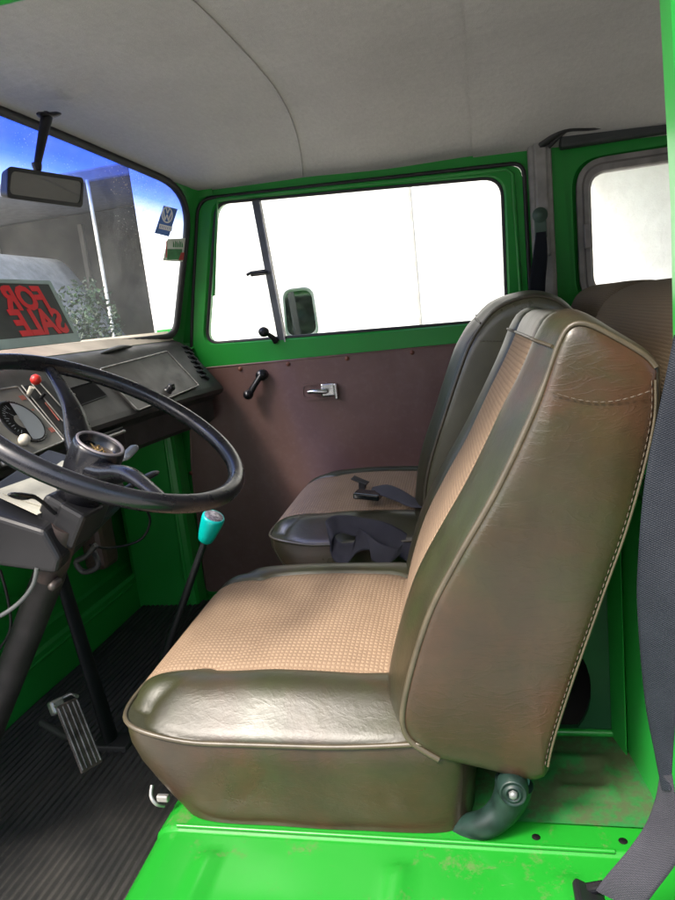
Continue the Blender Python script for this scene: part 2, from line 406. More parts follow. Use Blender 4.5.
# ------------------------------------------------------------------ outside
def outside():
    mg = NT('concrete_ground'); p = mg.pos()
    c = mg.ramp(mg.noise(p, 1.2, 8, .65), [(.3, (.36, .34, .31)), (.7, (.50, .48, .44))])
    gm = mg.surf(color=c, rough=.9, normal=mg.bump(mg.noise(p, 40, 5), .4, .01))
    g = MB().grid(lambda u, v: Vector((u, v, -.62)), [-40, -10, 0, 10, 40], [-40, -10, 0, 10, 40], smooth=False)
    tag(g.build('ground', gm, loc=(0, 0, -.62)), None, kind='structure')
    mw = NT('white_render'); p = mw.pos()
    n = mw.noise(p, 2.0, 9, .7); n2 = mw.noise(p, 25, 5, .6)
    c = mw.ramp(n, [(.3, (.55, .53, .50)), (.6, (.72, .71, .68))])
    wm = mw.surf(color=c, rough=.85, normal=mw.bump(n2, .6, .012))
    w = thing('rendered_wall', 'bright white rendered wall standing beside the van, seen through the side windows', 'wall', (1.5, 4.3, -.62))
    f = MB(); f.box((2.45, 4.3, 1.4), (9.1, .2, 4.04), bevel=.01); f.build('wall_face', wm, w)
    s = MB()
    for x in (-.36, 2.4): s.box((x, 4.197, 1.4), (.014, .01, 3.9))
    s.build('downpipe_joint', simple('grey_joint', (.30, .29, .27), .7), w)
    f = MB(); f.box((3.20, 3.30, 2.16), (5.6, 1.78, .10), bevel=.01); f.build('shade_slab', wm, w)  # unseen slab added to keep sun and sky off the rear wall
    # shaded building beyond the end of the white wall
    b = thing('garage_building', 'dark shaded garage front beyond the windscreen', 'building', (-6.0, 7.2, -.62))
    dark = simple('shade_dark_brown_render', (.034, .031, .023), .8, var=.85, scale=2.2, bump=.5, bscale=20)  # shade of the building is put into this dark base colour
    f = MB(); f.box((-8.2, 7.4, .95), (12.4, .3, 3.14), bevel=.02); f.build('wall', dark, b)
    f = MB(); f.box((-8.2, 7.0, 2.60), (12.6, 1.9, .12), bevel=.02); f.build('roof', simple('roof_sheet', (.12, .12, .13), .6), b)
    f = MB()
    for k in range(9): f.box((-3.2 - k * 1.1, 7.235, .9), (.05, .05, 3.0))
    f.build('door_slats', simple('slat_grey', (.10, .09, .075), .7, scale=3), b)
    f = MB(); f.box((-5.6, 7.19, .5), (1.3, .08, 2.1), bevel=.01); f.build('door', simple('faded_green_door', (.03, .075, .04), .6, var=.4, scale=2), b)
    f = MB(); f.tube([(-3.42, 6.0, -.62), (-3.42, 6.0, 2.55)], .016, 10); f.build('post', simple('pale_post', (.5, .5, .47), .6), b)
    # tall van added in place of a pale arched reflection in the windscreen
    cr = thing('reflection_van', 'pale grey tall van added in place of a pale reflection in the windscreen', 'stand-in van', (-4.0, 5.7, -.62))
    body = [(-1.9, .35), (-1.95, .75), (-1.7, .95), (-.9, 1.02), (-.35, 1.5), (.9, 1.52), (1.6, 1.05), (1.95, .95), (2.0, .4)]
    silver = simple('silver_car_paint', (.22, .24, .26), .3, metal=.3, coat=.5, bump=.02)
    def carpt(a, z, y): return Vector((-4.9 + a, 5.6 - y, -.62 + z * (1.0 if z < .4 else 1.0 + (z - .4) * .62)))
    m = MB()
    prof = [Vector((a, z)) for a, z in rpoly(body, .12, 4)]
    ws = [-.84, -.8, -.5, 0, .5, .8, .84]; n = len(prof)
    V = []
    for w_ in ws:
        k = 1 if abs(w_) < .83 else .97
        for q in prof:
            nar = 1 - .14 * max(0, q.y - .95) / .57
            V.append(carpt(q.x * k, .95 + (q.y - .95) * k, w_ * nar))
    Fs = [[i * n + k, i * n + (k + 1) % n, (i + 1) * n + (k + 1) % n, (i + 1) * n + k] for i in range(len(ws) - 1) for k in range(n)]
    m.add(V, Fs); m.add(V[:n], [list(range(n))], smooth=False); m.add(V[-n:], [list(range(n))], smooth=False)
    m.build('body', silver, cr)
    dk = simple('car_glass_dark', (.02, .022, .025), .1)
    for sgn in (1, -1):
        m = MB(); m.prism([carpt(a, z, sgn * .80) for a, z in [(-.72, 1.06), (-.3, 1.42), (.85, 1.44), (1.3, 1.08)]], Vector((0, -sgn * .02, 0))); m.build('side_window', dk, cr)
        for a in (-1.2, 1.25):
            m = MB(); m.lathe([(.0, .1), (.2, .1), (.31, .09), (.33, .04), (.33, -.12), (0, -.12)], carpt(a, .33, sgn * .78), (0, -sgn, 0), 24); m.build('wheel', RUBBER, cr)
    # bush added in place of green reflections in the windscreen
    lm = NT('leaf_green'); p = lm.pos()
    c = lm.ramp(lm.noise(p, 6, 3), [(.3, (.006, .020, .008)), (.7, (.022, .055, .018))])
    leafm = lm.surf(color=c, rough=.5)
    for i, (cx, cy, cz, rx, rz, lab) in enumerate([(-2.95, 4.75, .75, .42, .80, 'dark green leafy bush added in place of green reflections in the windscreen')]):
        t = thing('reflection_bush', lab, 'bush', (cx, cy, -.62))
        m = MB(); rnd = random.Random(i)
        for k in range(9000 if i < 2 else 1500):
            d = Vector((rnd.gauss(0, 1), rnd.gauss(0, 1), rnd.gauss(0, 1))).normalized() * (rnd.random() ** .4)
            c0 = Vector((cx + d.x * rx, cy + d.y * rx * .7, cz + d.z * rz)) + noise.noise_vector(d * 2.5) * .15
            if i == 2 and c0.y > 4.12: continue
            a = Vector((rnd.gauss(0, 1), rnd.gauss(0, 1), rnd.gauss(0, 1))).normalized(); b_ = a.cross(Vector((rnd.gauss(0, 1), rnd.gauss(0, 1), rnd.gauss(0, 1)))).normalized()
            L = (.012 if i < 2 else .04) + rnd.random() * .02
            m.add([c0 - a * L, c0 + b_ * L * .4, c0 + a * L, c0 - b_ * L * .4], [[0, 1, 2, 3]], smooth=False)
        m.build('foliage', leafm, t, recalc=False)
        m = MB()
        for k in range(7):
            a = k * .9; m.tube([(cx + .03 * math.cos(a), cy + .03 * math.sin(a), -.62), (cx + .12 * math.cos(a), cy + .1 * math.sin(a), -.2), (cx + rx * .5 * math.cos(a), cy + rx * .35 * math.sin(a), cz + .2)], [.02, .015, .006], 6)
        m.build('stem', simple('bark', (.06, .045, .03), .8), t)
    h = thing('fill_house', 'unseen low pale building added behind the camera to bounce daylight into the cab', 'fill_house', (0, -10, -.62))  # unseen, added to cut low sky reflections and bounce daylight inside
    brick = simple('pale_render', (.62, .57, .50), .9, var=.35, scale=3)
    f = MB(); f.box((0, -10.5, 1.2), (22, .4, 3.64), bevel=.02); f.build('wall', brick, h)
    f = MB(); f.prism([Vector((-11.5, -9.7, 2.95)), Vector((-11.5, -10.9, 3.1)), Vector((-11.5, -13.5, 5.2)), Vector((-11.5, -13.5, 5.0))], Vector((23, 0, 0))); f.build('roof', simple('roof_tiles', (.07, .05, .045), .8), h)
    for xx in (-7, -3.5, 3.8, 7.5):
        f = MB(); f.box((xx, -10.28, 1.4), (1.5, .08, 1.2), bevel=.01); w2 = f.build('window', simple('house_frame', (.6, .6, .58), .5), h)
        f = MB(); f.box((xx, -10.23, 1.4), (1.3, .03, 1.0)); f.build('pane', simple('house_pane', (.03, .035, .04), .1), w2)
    t = thing('tree', 'broad leafy green tree standing behind the camera, seen only in the door mirror', 'tree', (.6, -7.0, -.62))
    m = MB(); rnd = random.Random(11)
    for k in range(3800):
        d = Vector((rnd.gauss(0, 1), rnd.gauss(0, 1), rnd.gauss(0, 1))).normalized() * (rnd.random() ** .4)
        c0 = Vector((.6 + d.x * 1.9, -7.0 + d.y * 1.2, 2.3 + d.z * 1.5)) + noise.noise_vector(d * 2.5) * .5
        a = Vector((rnd.gauss(0, 1), rnd.gauss(0, 1), rnd.gauss(0, 1))).normalized(); b_ = a.cross(Vector((rnd.gauss(0, 1), rnd.gauss(0, 1), rnd.gauss(0, 1)))).normalized()
        L = .11 + rnd.random() * .05
        m.add([c0 - a * L, c0 + b_ * L * .45, c0 + a * L, c0 - b_ * L * .45], [[0, 1, 2, 3]], smooth=False)
    m.build('crown', leafm, t, recalc=False)
    m = MB(); m.tube([(.6, -7, -.62), (.62, -7, .6), (.55, -7, 1.8), (.6, -7, 2.8)], [.16, .12, .09, .04], 10)
    for a in range(5): m.tube([(.58, -7, 1.2 + a * .2), (.58 + .8 * math.cos(a * 1.3), -7 + .6 * math.sin(a * 1.3), 2.2 + a * .15)], [.05, .015], 6)
    m.build('trunk', simple('trunk_bark', (.07, .055, .04), .8), t)
outside()

# ------------------------------------------------------------------ van shell
YD = 2.2        # plane of the far door
VAN = thing('van', 'bright green vintage van cab with grey headlining, seen through its open driver door', 'van', (0, 1.4, -.62))

def ztop(x): return 1.535 - .03 * (x + .9)
def zroof(x, y):
    e = (y - 1.4) / .80
    z = ztop(x) + .115 * (1 - min(1, abs(e)) ** 2.4)
    return z
BOW = .12
def ws_e(y): return 1 - ((y - 1.4) / .72) ** 2
def ws_pt(v, y):
    """windscreen surface: v 0 bottom .. 1 top"""
    e = max(-.1, ws_e(y)); b = Vector((-1.013 - BOW * e, y, 1.088)); t = Vector((-.886 - .11 * e, y, 1.535 + .072 * e))
    return b.lerp(t, v)
def ws_f(P):
    e = max(-.1, ws_e(P.y)); zb, zt = 1.088, 1.535 + .072 * e
    v = (P.z - zb) / (zt - zb); x = lerp(-1.013 - BOW * e, -.886 - .11 * e, v)
    return P.x - x
def at_ws(px, py, d=0.0):
    P = at_fn(px, py, ws_f); return P + Vector((d, 0, 0))

# windscreen outline in (y, v) space, rounded corners
def ws_outline(grow=0.0, n=8):
    y0, y1 = .67 - grow, 2.150 + grow; v0, v1 = -.005 - grow, .45 + grow
    o = [(a, b / .45) for a, b in rpoly([(y0, v0), (y1, v0), (y1, v1), (y0, v1)], [.07, .05, .13, .13], n)]
    # subdivide long edges
    out = []
    for i in range(len(o)):
        a, b = o[i], o[(i + 1) % len(o)]; L = math.hypot(b[0] - a[0], (b[1] - a[1]) * .45); k = max(1, int(L / .05))
        for j in range(k): out.append((lerp(a[0], b[0], j / k), lerp(a[1], b[1], j / k)))
    return out
def windscreen():
    o = ws_outline()
    # glass as fans of quads between shrunken copies
    m = MB(); c = (1.4, .5); rings = [1, .8, .6, .4, .2, .02]; V = []; n = len(o)
    for r in rings: V += [ws_pt(lerp(c[1], v, r), lerp(c[0], y, r)) for y, v in o]
    Fs = [[i * n + k, i * n + (k + 1) % n, (i + 1) * n + (k + 1) % n, (i + 1) * n + k] for i in range(len(rings) - 1) for k in range(n)]
    Fs.append([(len(rings) - 1) * n + k for k in range(n)])
    m.add(V, Fs); g = m.build('windscreen', WSGLASS, VAN)
    g['label'] = 'windscreen glass with a blue tinted band along its top'
    m = MB(); m.tube([ws_pt(v, y) + Vector((.004, 0, 0)) for y, v in o], .0115, 8, closed=True)
    m.build('rubber_seal', RUBBER, g)
    # green surround between the seal and body
    m = MB(); n = len(o)
    A = [ws_pt(v, y) + Vector((-.002, 0, 0)) for y, v in o]; B = []; Cc = []
    for i in range(n):
        a, b = o[i - 1], o[(i + 1) % n]; d = Vector((b[0] - a[0], (b[1] - a[1]) * .45)).normalized(); nn = Vector((d.y, -d.x))
        y = o[i][0] + nn.x * .075; v = o[i][1] + nn.y * .075 / .45
        P = ws_pt(max(-.12, v), max(.62, min(2.199, y))); B.append(P + Vector((.012, 0, 0))); Cc.append(P + Vector((.06, 0, 0)))
    m.add(A + B + Cc, [[i, (i + 1) % n, n + (i + 1) % n, n + i] for i in range(n)] + [[n + i, n + (i + 1) % n, 2 * n + (i + 1) % n, 2 * n + i] for i in range(n)])
    m.build('windscreen_frame', GREEN, VAN)
    # thin aerial / trim line outside seen behind the glass
windscreen()

# headlining: three panels with seams
def panel(x0f, x1f, name, dz=0):
    m = MB()
    ys = [.60 + 1.6 * k / 40 for k in range(41)]
    us = [k / 24 for k in range(25)]
    def fn(u, y):
        a, b = x0f(y), x1f(y); x = lerp(a, b, u)
        sag = -.006 * (math.sin(PI * u) ** 2)
        z = zroof(x, y) + sag + dz
        return Vector((x, y, z))
    m.grid(fn, us, ys, uvf=lambda u, y: (lerp(x0f(y), x1f(y), u), y))
    return m
def front_edge(y):
    e = max(0, ws_e(y)); return -.892 - .108 * e
def seam1(y): 
    return -.434 - .23 * max(0, y - 1.6) ** 2
def front_panel():
    m = MB(); ys = [.60 + 1.6 * k / 40 for k in range(41)]; us = [k / 24 for k in range(25)]
    def fn(u, y):
        x0 = front_edge(y); x1 = seam1(y); x = lerp(x0, x1, u)
        e = max(-.1, ws_e(y)); zf = 1.535 + .072 * e + .006; zb = zroof(x1, y)
        z = lerp(zf, zb, 1 - (1 - u) ** 1.6); return Vector((x, y, z))
    m.grid(fn, us, ys, uvf=lambda u, y: (u * .4, y)); return m
HL = front_panel().build('headlining', LINER, VAN); HL['label'] = 'front panel of the worn grey headlining'
def seam2(y): return .016
panel(lambda y: seam1(y) - .012, seam2, 'h').build('headlining', LINER, VAN)
panel(lambda y: seam2(y) - .008, lambda y: 1.9, 'h', -.004).build('headlining', LINER, VAN)
for sf, r in ((seam1, .0030), (seam2, .0026)):
    m = MB(); pts = [Vector((sf(y), y, zroof(sf(y), y) - .002)) for y in [.62 + 1.57 * k / 50 for k in range(51)]]
    m.tube(pts, r * .6, 6); m.build('headlining_seam', LINER, VAN)
# outer roof skin to keep the sky out
m = MB(); m.grid(lambda x, y: Vector((x, y, zroof(max(-.9, x), y) + .045 - (.0 if x > -.9 else .0))), [-.96, -.6, 0, .6, 1.2, 1.95], [.50 + 1.8 * k / 20 for k in range(21)])
m.build('roof_skin', GREEN, VAN)
# near-side door rail above the open doorway
m = MB(); m.box((-.33, .645, 1.484), (1.30, .07, .120), bevel=.015); m.build('door_rail', GREEN, VAN)

# far side: body frame with the door opening, door, rear quarter
front_x_w, front_x_t = -1.0, -.875
body_outer = [(-1.09, .04), (.30, .04), (.26, 1.56), (-.888, 1.60), (-.900, 1.50), (-1.022, 1.085), (-1.10, 1.02)]
door_out = rpoly([(-1.055, .165), (.146, .165), (.150, 1.468), (-.868, 1.508), (-.975, 1.02)], [.02, .02, .035, .05, .2], 5)
m = MB(); m.ring(body_outer, door_out, YD - .004, YD + .06, (-.4, .9)); m.build('body_side', GREEN, VAN)
DOOR = MB(); win = rpoly([(-.915, 1.045), (.078, 1.022), (.088, 1.440), (-.812, 1.490)], [.05, .035, .06, .045], 7)
door_in = [(p[0] + (.006 if p[0] < -.4 else -.006), p[1] + (.006 if p[1] < .8 else -.006)) for p in door_out]
DOOR.ring(door_in, win, YD - .016, YD + .03, (-.4, 1.25), lip=.010)
DOOR = DOOR.build('passenger_door', GREEN, VAN)
DOOR['label'] = 'green passenger door with a maroon card under its window'
m = MB(); m.tube([Vector((x, YD - .012, z)) for x, z in door_out], .006, 6, closed=True); m.build('door_seal', RUBBER, DOOR)
m = MB(); m.tube([Vector((x, YD - .004, z)) for x, z in win], .0065, 8, closed=True); m.build('window_seal', RUBBER, DOOR)
# embossed rail above the window
m = MB(); m.tube([Vector((-.86, YD - .016, 1.20)), Vector((-.80, YD - .018, 1.497)), Vector((.10, YD - .018, 1.457)), Vector((.118, YD - .018, 1.44)), Vector((.122, YD - .016, .98))], .006, 8); m.build('door_moulding', GREEN, DOOR)
# door glass
def pane(poly, y, name, mat, parent):
    m = MB(); m.add([Vector((x, y, z)) for x, z in poly], [list(range(len(poly)))], smooth=False); return m.build(name, mat, parent)
dt, db = at_y(257, 203, YD), at_y(283, 342, YD)
pane([p for p in win if p[0] < -.66] + [(db.x, 1.034), (dt.x, 1.478)], YD + .012, 'quarter_glass', GLASS, DOOR) if False else None
pane(rpoly([(-.908, 1.05), (db.x, 1.04), (dt.x, 1.478), (-.812, 1.482)], [.04, 0, 0, .04], 5), YD + .012, 'quarter_glass', GLASS, DOOR)
pane([(db.x, 1.03), (.082, 1.018), (.09, 1.445), (dt.x, 1.485)], YD + .018, 'window_glass', GLASS, DOOR)
m = MB(); d = (dt - db).normalized(); mid = (dt + db) / 2
rot = Matrix(((d.z, 0, d.x), (0, 1, 0), (-d.x, 0, d.z)))
m.box(mid + Vector((0, -.002, 0)), (.026, .026, (dt - db).length + .015), rot, bevel=.004); m.build('divider_bar', simple('divider_metal', (.09, .095, .095), .4, metal=.4), DOOR)
m = MB(); m.box(mid + Vector((.012, -.014, 0)), (.004, .006, (dt - db).length), rot); m.build('divider_bar', STEEL, DOOR)
# quarter latch and knob
a, b = at_y(248, 275, 2.185), at_y(268, 271, 2.185)
m = MB(); m.box((a + b) / 2, (.052, .010, .018), bevel=.004); m.tube([b + Vector((0, -.008, -.004)), a + Vector((.012, -.012, .004)), a + Vector((0, -.01, .0))], .005, 8); m.build('window_latch', BLACK, DOOR)
a = at_y(264, 332, 2.15)
m = MB(); m.lathe([(0, .018), (.012, .015), (.017, .004), (.015, -.008), (.006, -.014)], a, (-.3, -1, .2), 16)
m.tube([a + Vector((0, .01, 0)), a + Vector((.02, .02, -.02)), at_y(276, 341, 2.185)], [.006, .008, .012], 8); m.build('window_latch', BLACK, DOOR)
# door card
cardp = rpoly([(-1.045, .160), (.125, .160), (.125, .962), (-.945, .966), (-1.0, .84), (-1.03, .62)], [.02, .02, .02, .03, .05, .05], 4)
m = MB(); m.prism([Vector((x, YD - .024, z)) for x, z in cardp], Vector((0, .010, 0)))
dc = m.build('door_card', CARD, DOOR)
# rolled edge of the card
m = MB(); m.tube([Vector((x, YD - .0225, z)) for x, z in cardp], .0035, 6, closed=True); m.build('card_edge', CARD, DOOR)
for (px, py) in [(206, 373), (240, 369), (288, 364), (347, 358.5), (412, 352.5), (191, 473), (194, 545), (207, 398), (196, 436)][:7]:
    p = at_y(px, py, YD - .026); m = MB(); m.lathe([(0, .004), (.005, .003), (.0075, 0)], p, (0, -1, 0), 12); m.build('screw', simple('rusty_screw', (.16, .055, .03), .6), DOOR)
# window crank
a = at_y(262, 375, YD - .035); b = at_y(250, 394, YD - .05)
m = MB(); m.lathe([(0, .026), (.016, .024), (.019, .01), (.019, -.012)], a + Vector((0, .004, 0)), (0, -1, 0), 20); m.tube([a + Vector((0, -.012, 0)), (a + b) / 2 + Vector((0, -.014, 0)), b + Vector((0, -.006, 0))], [.015, .014, .016], 12, flat=.7)
m.lathe([(0, .034), (.014, .03), (.017, .016), (.013, 0), (0, -.002)], b, (0, -1, 0), 16); m.build('window_crank', BLACK_GLOSS, DOOR)
# inner door handle
a = at_y(311, 392, YD - .03); b = at_y(336, 391, YD - .03)
m = MB(); m.box((a + b) / 2 + Vector((.016, .002, .004)), (.046, .014, .044), bevel=.005); m.box(b + Vector((.002, -.004, .0)), (.010, .02, .052), bevel=.003)
m.tube([(a + b) / 2 + Vector((.014, -.014, 0)), a + Vector((.015, -.022, .004)), a + Vector((-.004, -.016, .002))], [.010, .011, .008], 10, flat=.8)
m.build('door_handle', CHROME, DOOR)
m = MB(); m.ring(rpoly([(-.600, .826), (-.502, .826), (-.502, .884), (-.600, .884)], .02, 5), rpoly([(-.590, .834), (-.512, .834), (-.512, .876), (-.590, .876)], .015, 5), YD - .027, YD - .02, (-.551, .855)); m.build('handle_recess', CARD, DOOR)

# far door pillar with belt mount and rear quarter
m = MB(); m.box((.195, YD + .0, .86), (.066, .06, 1.30), bevel=.012); m.box((.196, YD - .028, 1.36), (.036, .02, .33), bevel=.006)
m.build('pillar_strip', GREYTRIM, VAN)
rear_outer = [(.235, .04), (1.9, .04), (1.9, 1.54), (.235, 1.535)]
rwin = rpoly([(.295, 1.04), (1.25, 1.04), (1.25, 1.452), (.295, 1.452)], .085, 8)
m = MB(); m.ring(rear_outer, rwin, YD + .005, YD + .05, (.75, 1.25), lip=.012); m.build('quarter_panel', GREEN, VAN)
RW = MB(); rin = rpoly([(.335, 1.075), (1.21, 1.075), (1.21, 1.412), (.335, 1.412)], .05, 8)
RW.ring(rwin, rin, YD - .006, YD + .03, (.75, 1.25), lip=.008); RW = RW.build('rear_window', GREYSEAL, VAN)
m = MB(); m.tube([Vector((x, YD - .004, z)) for x, z in rpoly([(.312, 1.055), (1.23, 1.055), (1.23, 1.435), (.312, 1.435)], .066, 8)], .004, 6, closed=True); m.build('window_seal', simple('mid_grey_rubber', (.12, .11, .10), .6), RW)
pane(rin, YD + .015, 'window_glass', GLASS, RW)
a = at_y(588, 236, YD - .015); m = MB(); m.box(a, (.022, .02, .070), bevel=.004); m.build('window_latch', GREYSEAL, RW)
# drip rail / loose trim and wiring over the quarter
m = MB(); m.tube(catmull([(.20, 2.17, 1.505), (.26, 2.12, 1.528), (.34, 2.13, 1.525), (.48, 2.14, 1.535), (.62, 2.14, 1.53), (.9, 2.15, 1.53)], 30), .012, 8)
m.tube(catmull([(.22, 2.16, 1.495), (.30, 2.11, 1.535), (.45, 2.12, 1.52), (.66, 2.12, 1.535), (.9, 2.14, 1.52)], 30), .006, 8)
m.tube(catmull([(.30, 2.10, 1.545), (.45, 2.10, 1.55), (.60, 2.12, 1.54), (.9, 2.14, 1.54)], 30), .005, 8)
m.build('wiring_loom', RUBBER, VAN)
m = MB(); m.box((1.05, 2.17, 1.51), (1.6, .05, .05), bevel=.008); m.build('roof_rail', simple('shadowed_rail', (.03, .035, .033), .6), VAN)

# closed rear of the cabin
m = MB(); m.box((1.93, 1.4, .95), (.04, 1.7, 1.4)); m.build('rear_wall', simple('dark_trim', (.06, .055, .05), .8), VAN)
m = MB(); m.box((1.14, .60, .62), (1.56, .04, .46)); m.box((1.1, .60, 1.52), (1.6, .04, .12)); m.build('near_side_panel', GREEN, VAN)
m = MB(); m.box((1.0, 1.4, .10), (2.0, 1.66, .06)); m.build('rear_floor', RUBBER, VAN)

# near door pillar (right edge of the view)
pil = [(.150, 1.60), (.159, 1.32), (.1655, 1.15), (.167, .60), (.178, .40), (.34, .40), (.34, 1.60)]
m = MB(); n = len(pil)
m.prism([Vector((x, .675, z)) for x, z in pil], Vector((0, -.055, 0)))
PIL = m.build('door_pillar', GREEN, VAN)
b = PIL.modifiers.new('bev', 'BEVEL'); b.width = .012; b.segments = 3; b.limit_method = 'ANGLE'
m = MB(); m.box((.1655, .632, 1.065), (.004, .022, .20), bevel=.0015); m.build('pillar_strip', simple('pale_sky_reflection', (.36, .38, .38), .45), VAN)  # pale strip painted on to stand for sky reflected in the pillar

# ------------------------------------------------------------------ seat box, floor, bulkhead
ZP = .419
def box_seat():
    m = MB()
    # top of the seat box; a rounded front edge falls to the floor
    prof = [(-.498 + .012, .15), (-.500, .34), (-.499, ZP - .035), (-.492, ZP - .014), (-.478, ZP - .003), (-.458, ZP)]
    xs = [-.458 + .668 * k / 60 for k in range(61)]
    def top(x, y):
        # shallow pressed channels and a lip along the doorway
        z = ZP
        if y < .752: z -= .005 + (.752 - y) * .07
        for xc in (-.395, -.145, .055):
            d = abs(x - xc); z += .0060 * sstep(.015, .005, d) * sstep(.725, .712, y) * sstep(.60, .615, y)
        return z
    ys = [.50, .56, .60, .605, .61, .62, .64, .67, .70, .712, .719, .726, .735, .742, .748, .7505, .7535, .758, .77, .80]
    m.grid(lambda x, y: Vector((x, y, top(x, y))), xs, ys)
    m.grid(lambda k, y: Vector((prof[int(k)][0], y, prof[int(k)][1] - (ZP - top(-.458, y)) * (1 if prof[int(k)][1] > .33 else 0))), list(range(6)), ys)
    m.grid(lambda k, y: Vector((prof[int(k)][0], y, prof[int(k)][1])), list(range(6)), [.80 + 1.38 * k / 8 for k in range(9)])
    # rest of the top
    m.grid(lambda x, y: Vector((x, y, ZP)), [-.458, -.3, -.1, .068], [.80, 1.2, 1.7, 2.18], smooth=False)
    o = m.build('seat_box', GREEN_DIRTY, VAN)
    m = MB(); m.tube([(-.46, .7535, ZP + .001), (-.2, .7535, ZP + .001), (.115, .7535, ZP + .001)], .0028, 8); m.build('edge_lip', GREEN_DIRTY, o)
    # outer sill face below the edge
    m = MB(); m.box((-.12, .49, .16), (.78, .03, .50), bevel=.01); m.build('sill', GREEN, VAN)
    for (px, py) in [(536, 837), (623, 841)]:
        p = at_z(px, py, ZP + .0006); m = MB(); m.lathe([(0, .0004), (.0052, .0004), (.0054, 0)], p, (0, 0, 1), 14); m.build('bolt_hole', DARKGAUGE, o)
box_seat()
# grimy battery tray behind the seat
def well():
    m = MB(); xs = [-.06 + .27 * k / 27 for k in range(28)]; ys = [.792 + .19 * k / 20 for k in range(21)]
    def f(x, y):
        z = ZP + .004
        if .05 < x < .14 and .84 < y < .935: z += .006 * sstep(.05, .058, x) * sstep(.14, .132, x) * sstep(.84, .85, y) * sstep(.935, .925, y)
        if .065 < x < .125 and .86 < y < .91: z -= .008 * sstep(.065, .072, x) * sstep(.125, .118, x)
        return Vector((x, y, z))
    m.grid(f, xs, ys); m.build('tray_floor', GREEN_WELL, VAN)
    # back wall of the tray with a round opening
    hole = [(.070 + .055 * math.cos(a), .50 + .085 * math.sin(a)) for a in [2 * PI * k / 28 for k in range(28)]]
    hole = [(x, max(z, .432)) for x, z in hole]
    m = MB(); m.ring([(-.02, .425), (.157, .425), (.157, .90), (.135, .90), (-.01, .56)], hole, .984, .992, (.070, .50)); m.build('partition_panel', paint('shade_darkened_green', col=(.010, .075, .028), rough=.5), VAN)  # darker green puts the shade of the recess into the panel colour
    m = MB(); m.box((.07, 1.05, .6), (.24, .02, .4)); m.build('cavity_shade_sheet', DARKGAUGE, VAN)  # black sheet added to stand for the dark inside the opening
    m = MB(); m.tube([(-.05, .98, ZP + .008), (.158, .98, ZP + .008)], .006, 8); m.build('tray_lip', GREEN, VAN)
    # side wall running towards the camera, in two steps
    m = MB(); m.prism([Vector((.162, .984, .40)), Vector((.186, .80, .40)), Vector((.196, .76, .40)), Vector((.196, .60, .40)), Vector((.26, .60, .40)), Vector((.26, .984, .40))], Vector((0, 0, .43)))
    m.prism([Vector((.150, .984, .415)), Vector((.164, .93, .415)), Vector((.17, .984, .415))], Vector((0, 0, .40)))
    o = m.build('side_wall', GREEN, VAN); b = o.modifiers.new('bev', 'BEVEL'); b.width = .006; b.segments = 3; b.limit_method = 'ANGLE'
well()

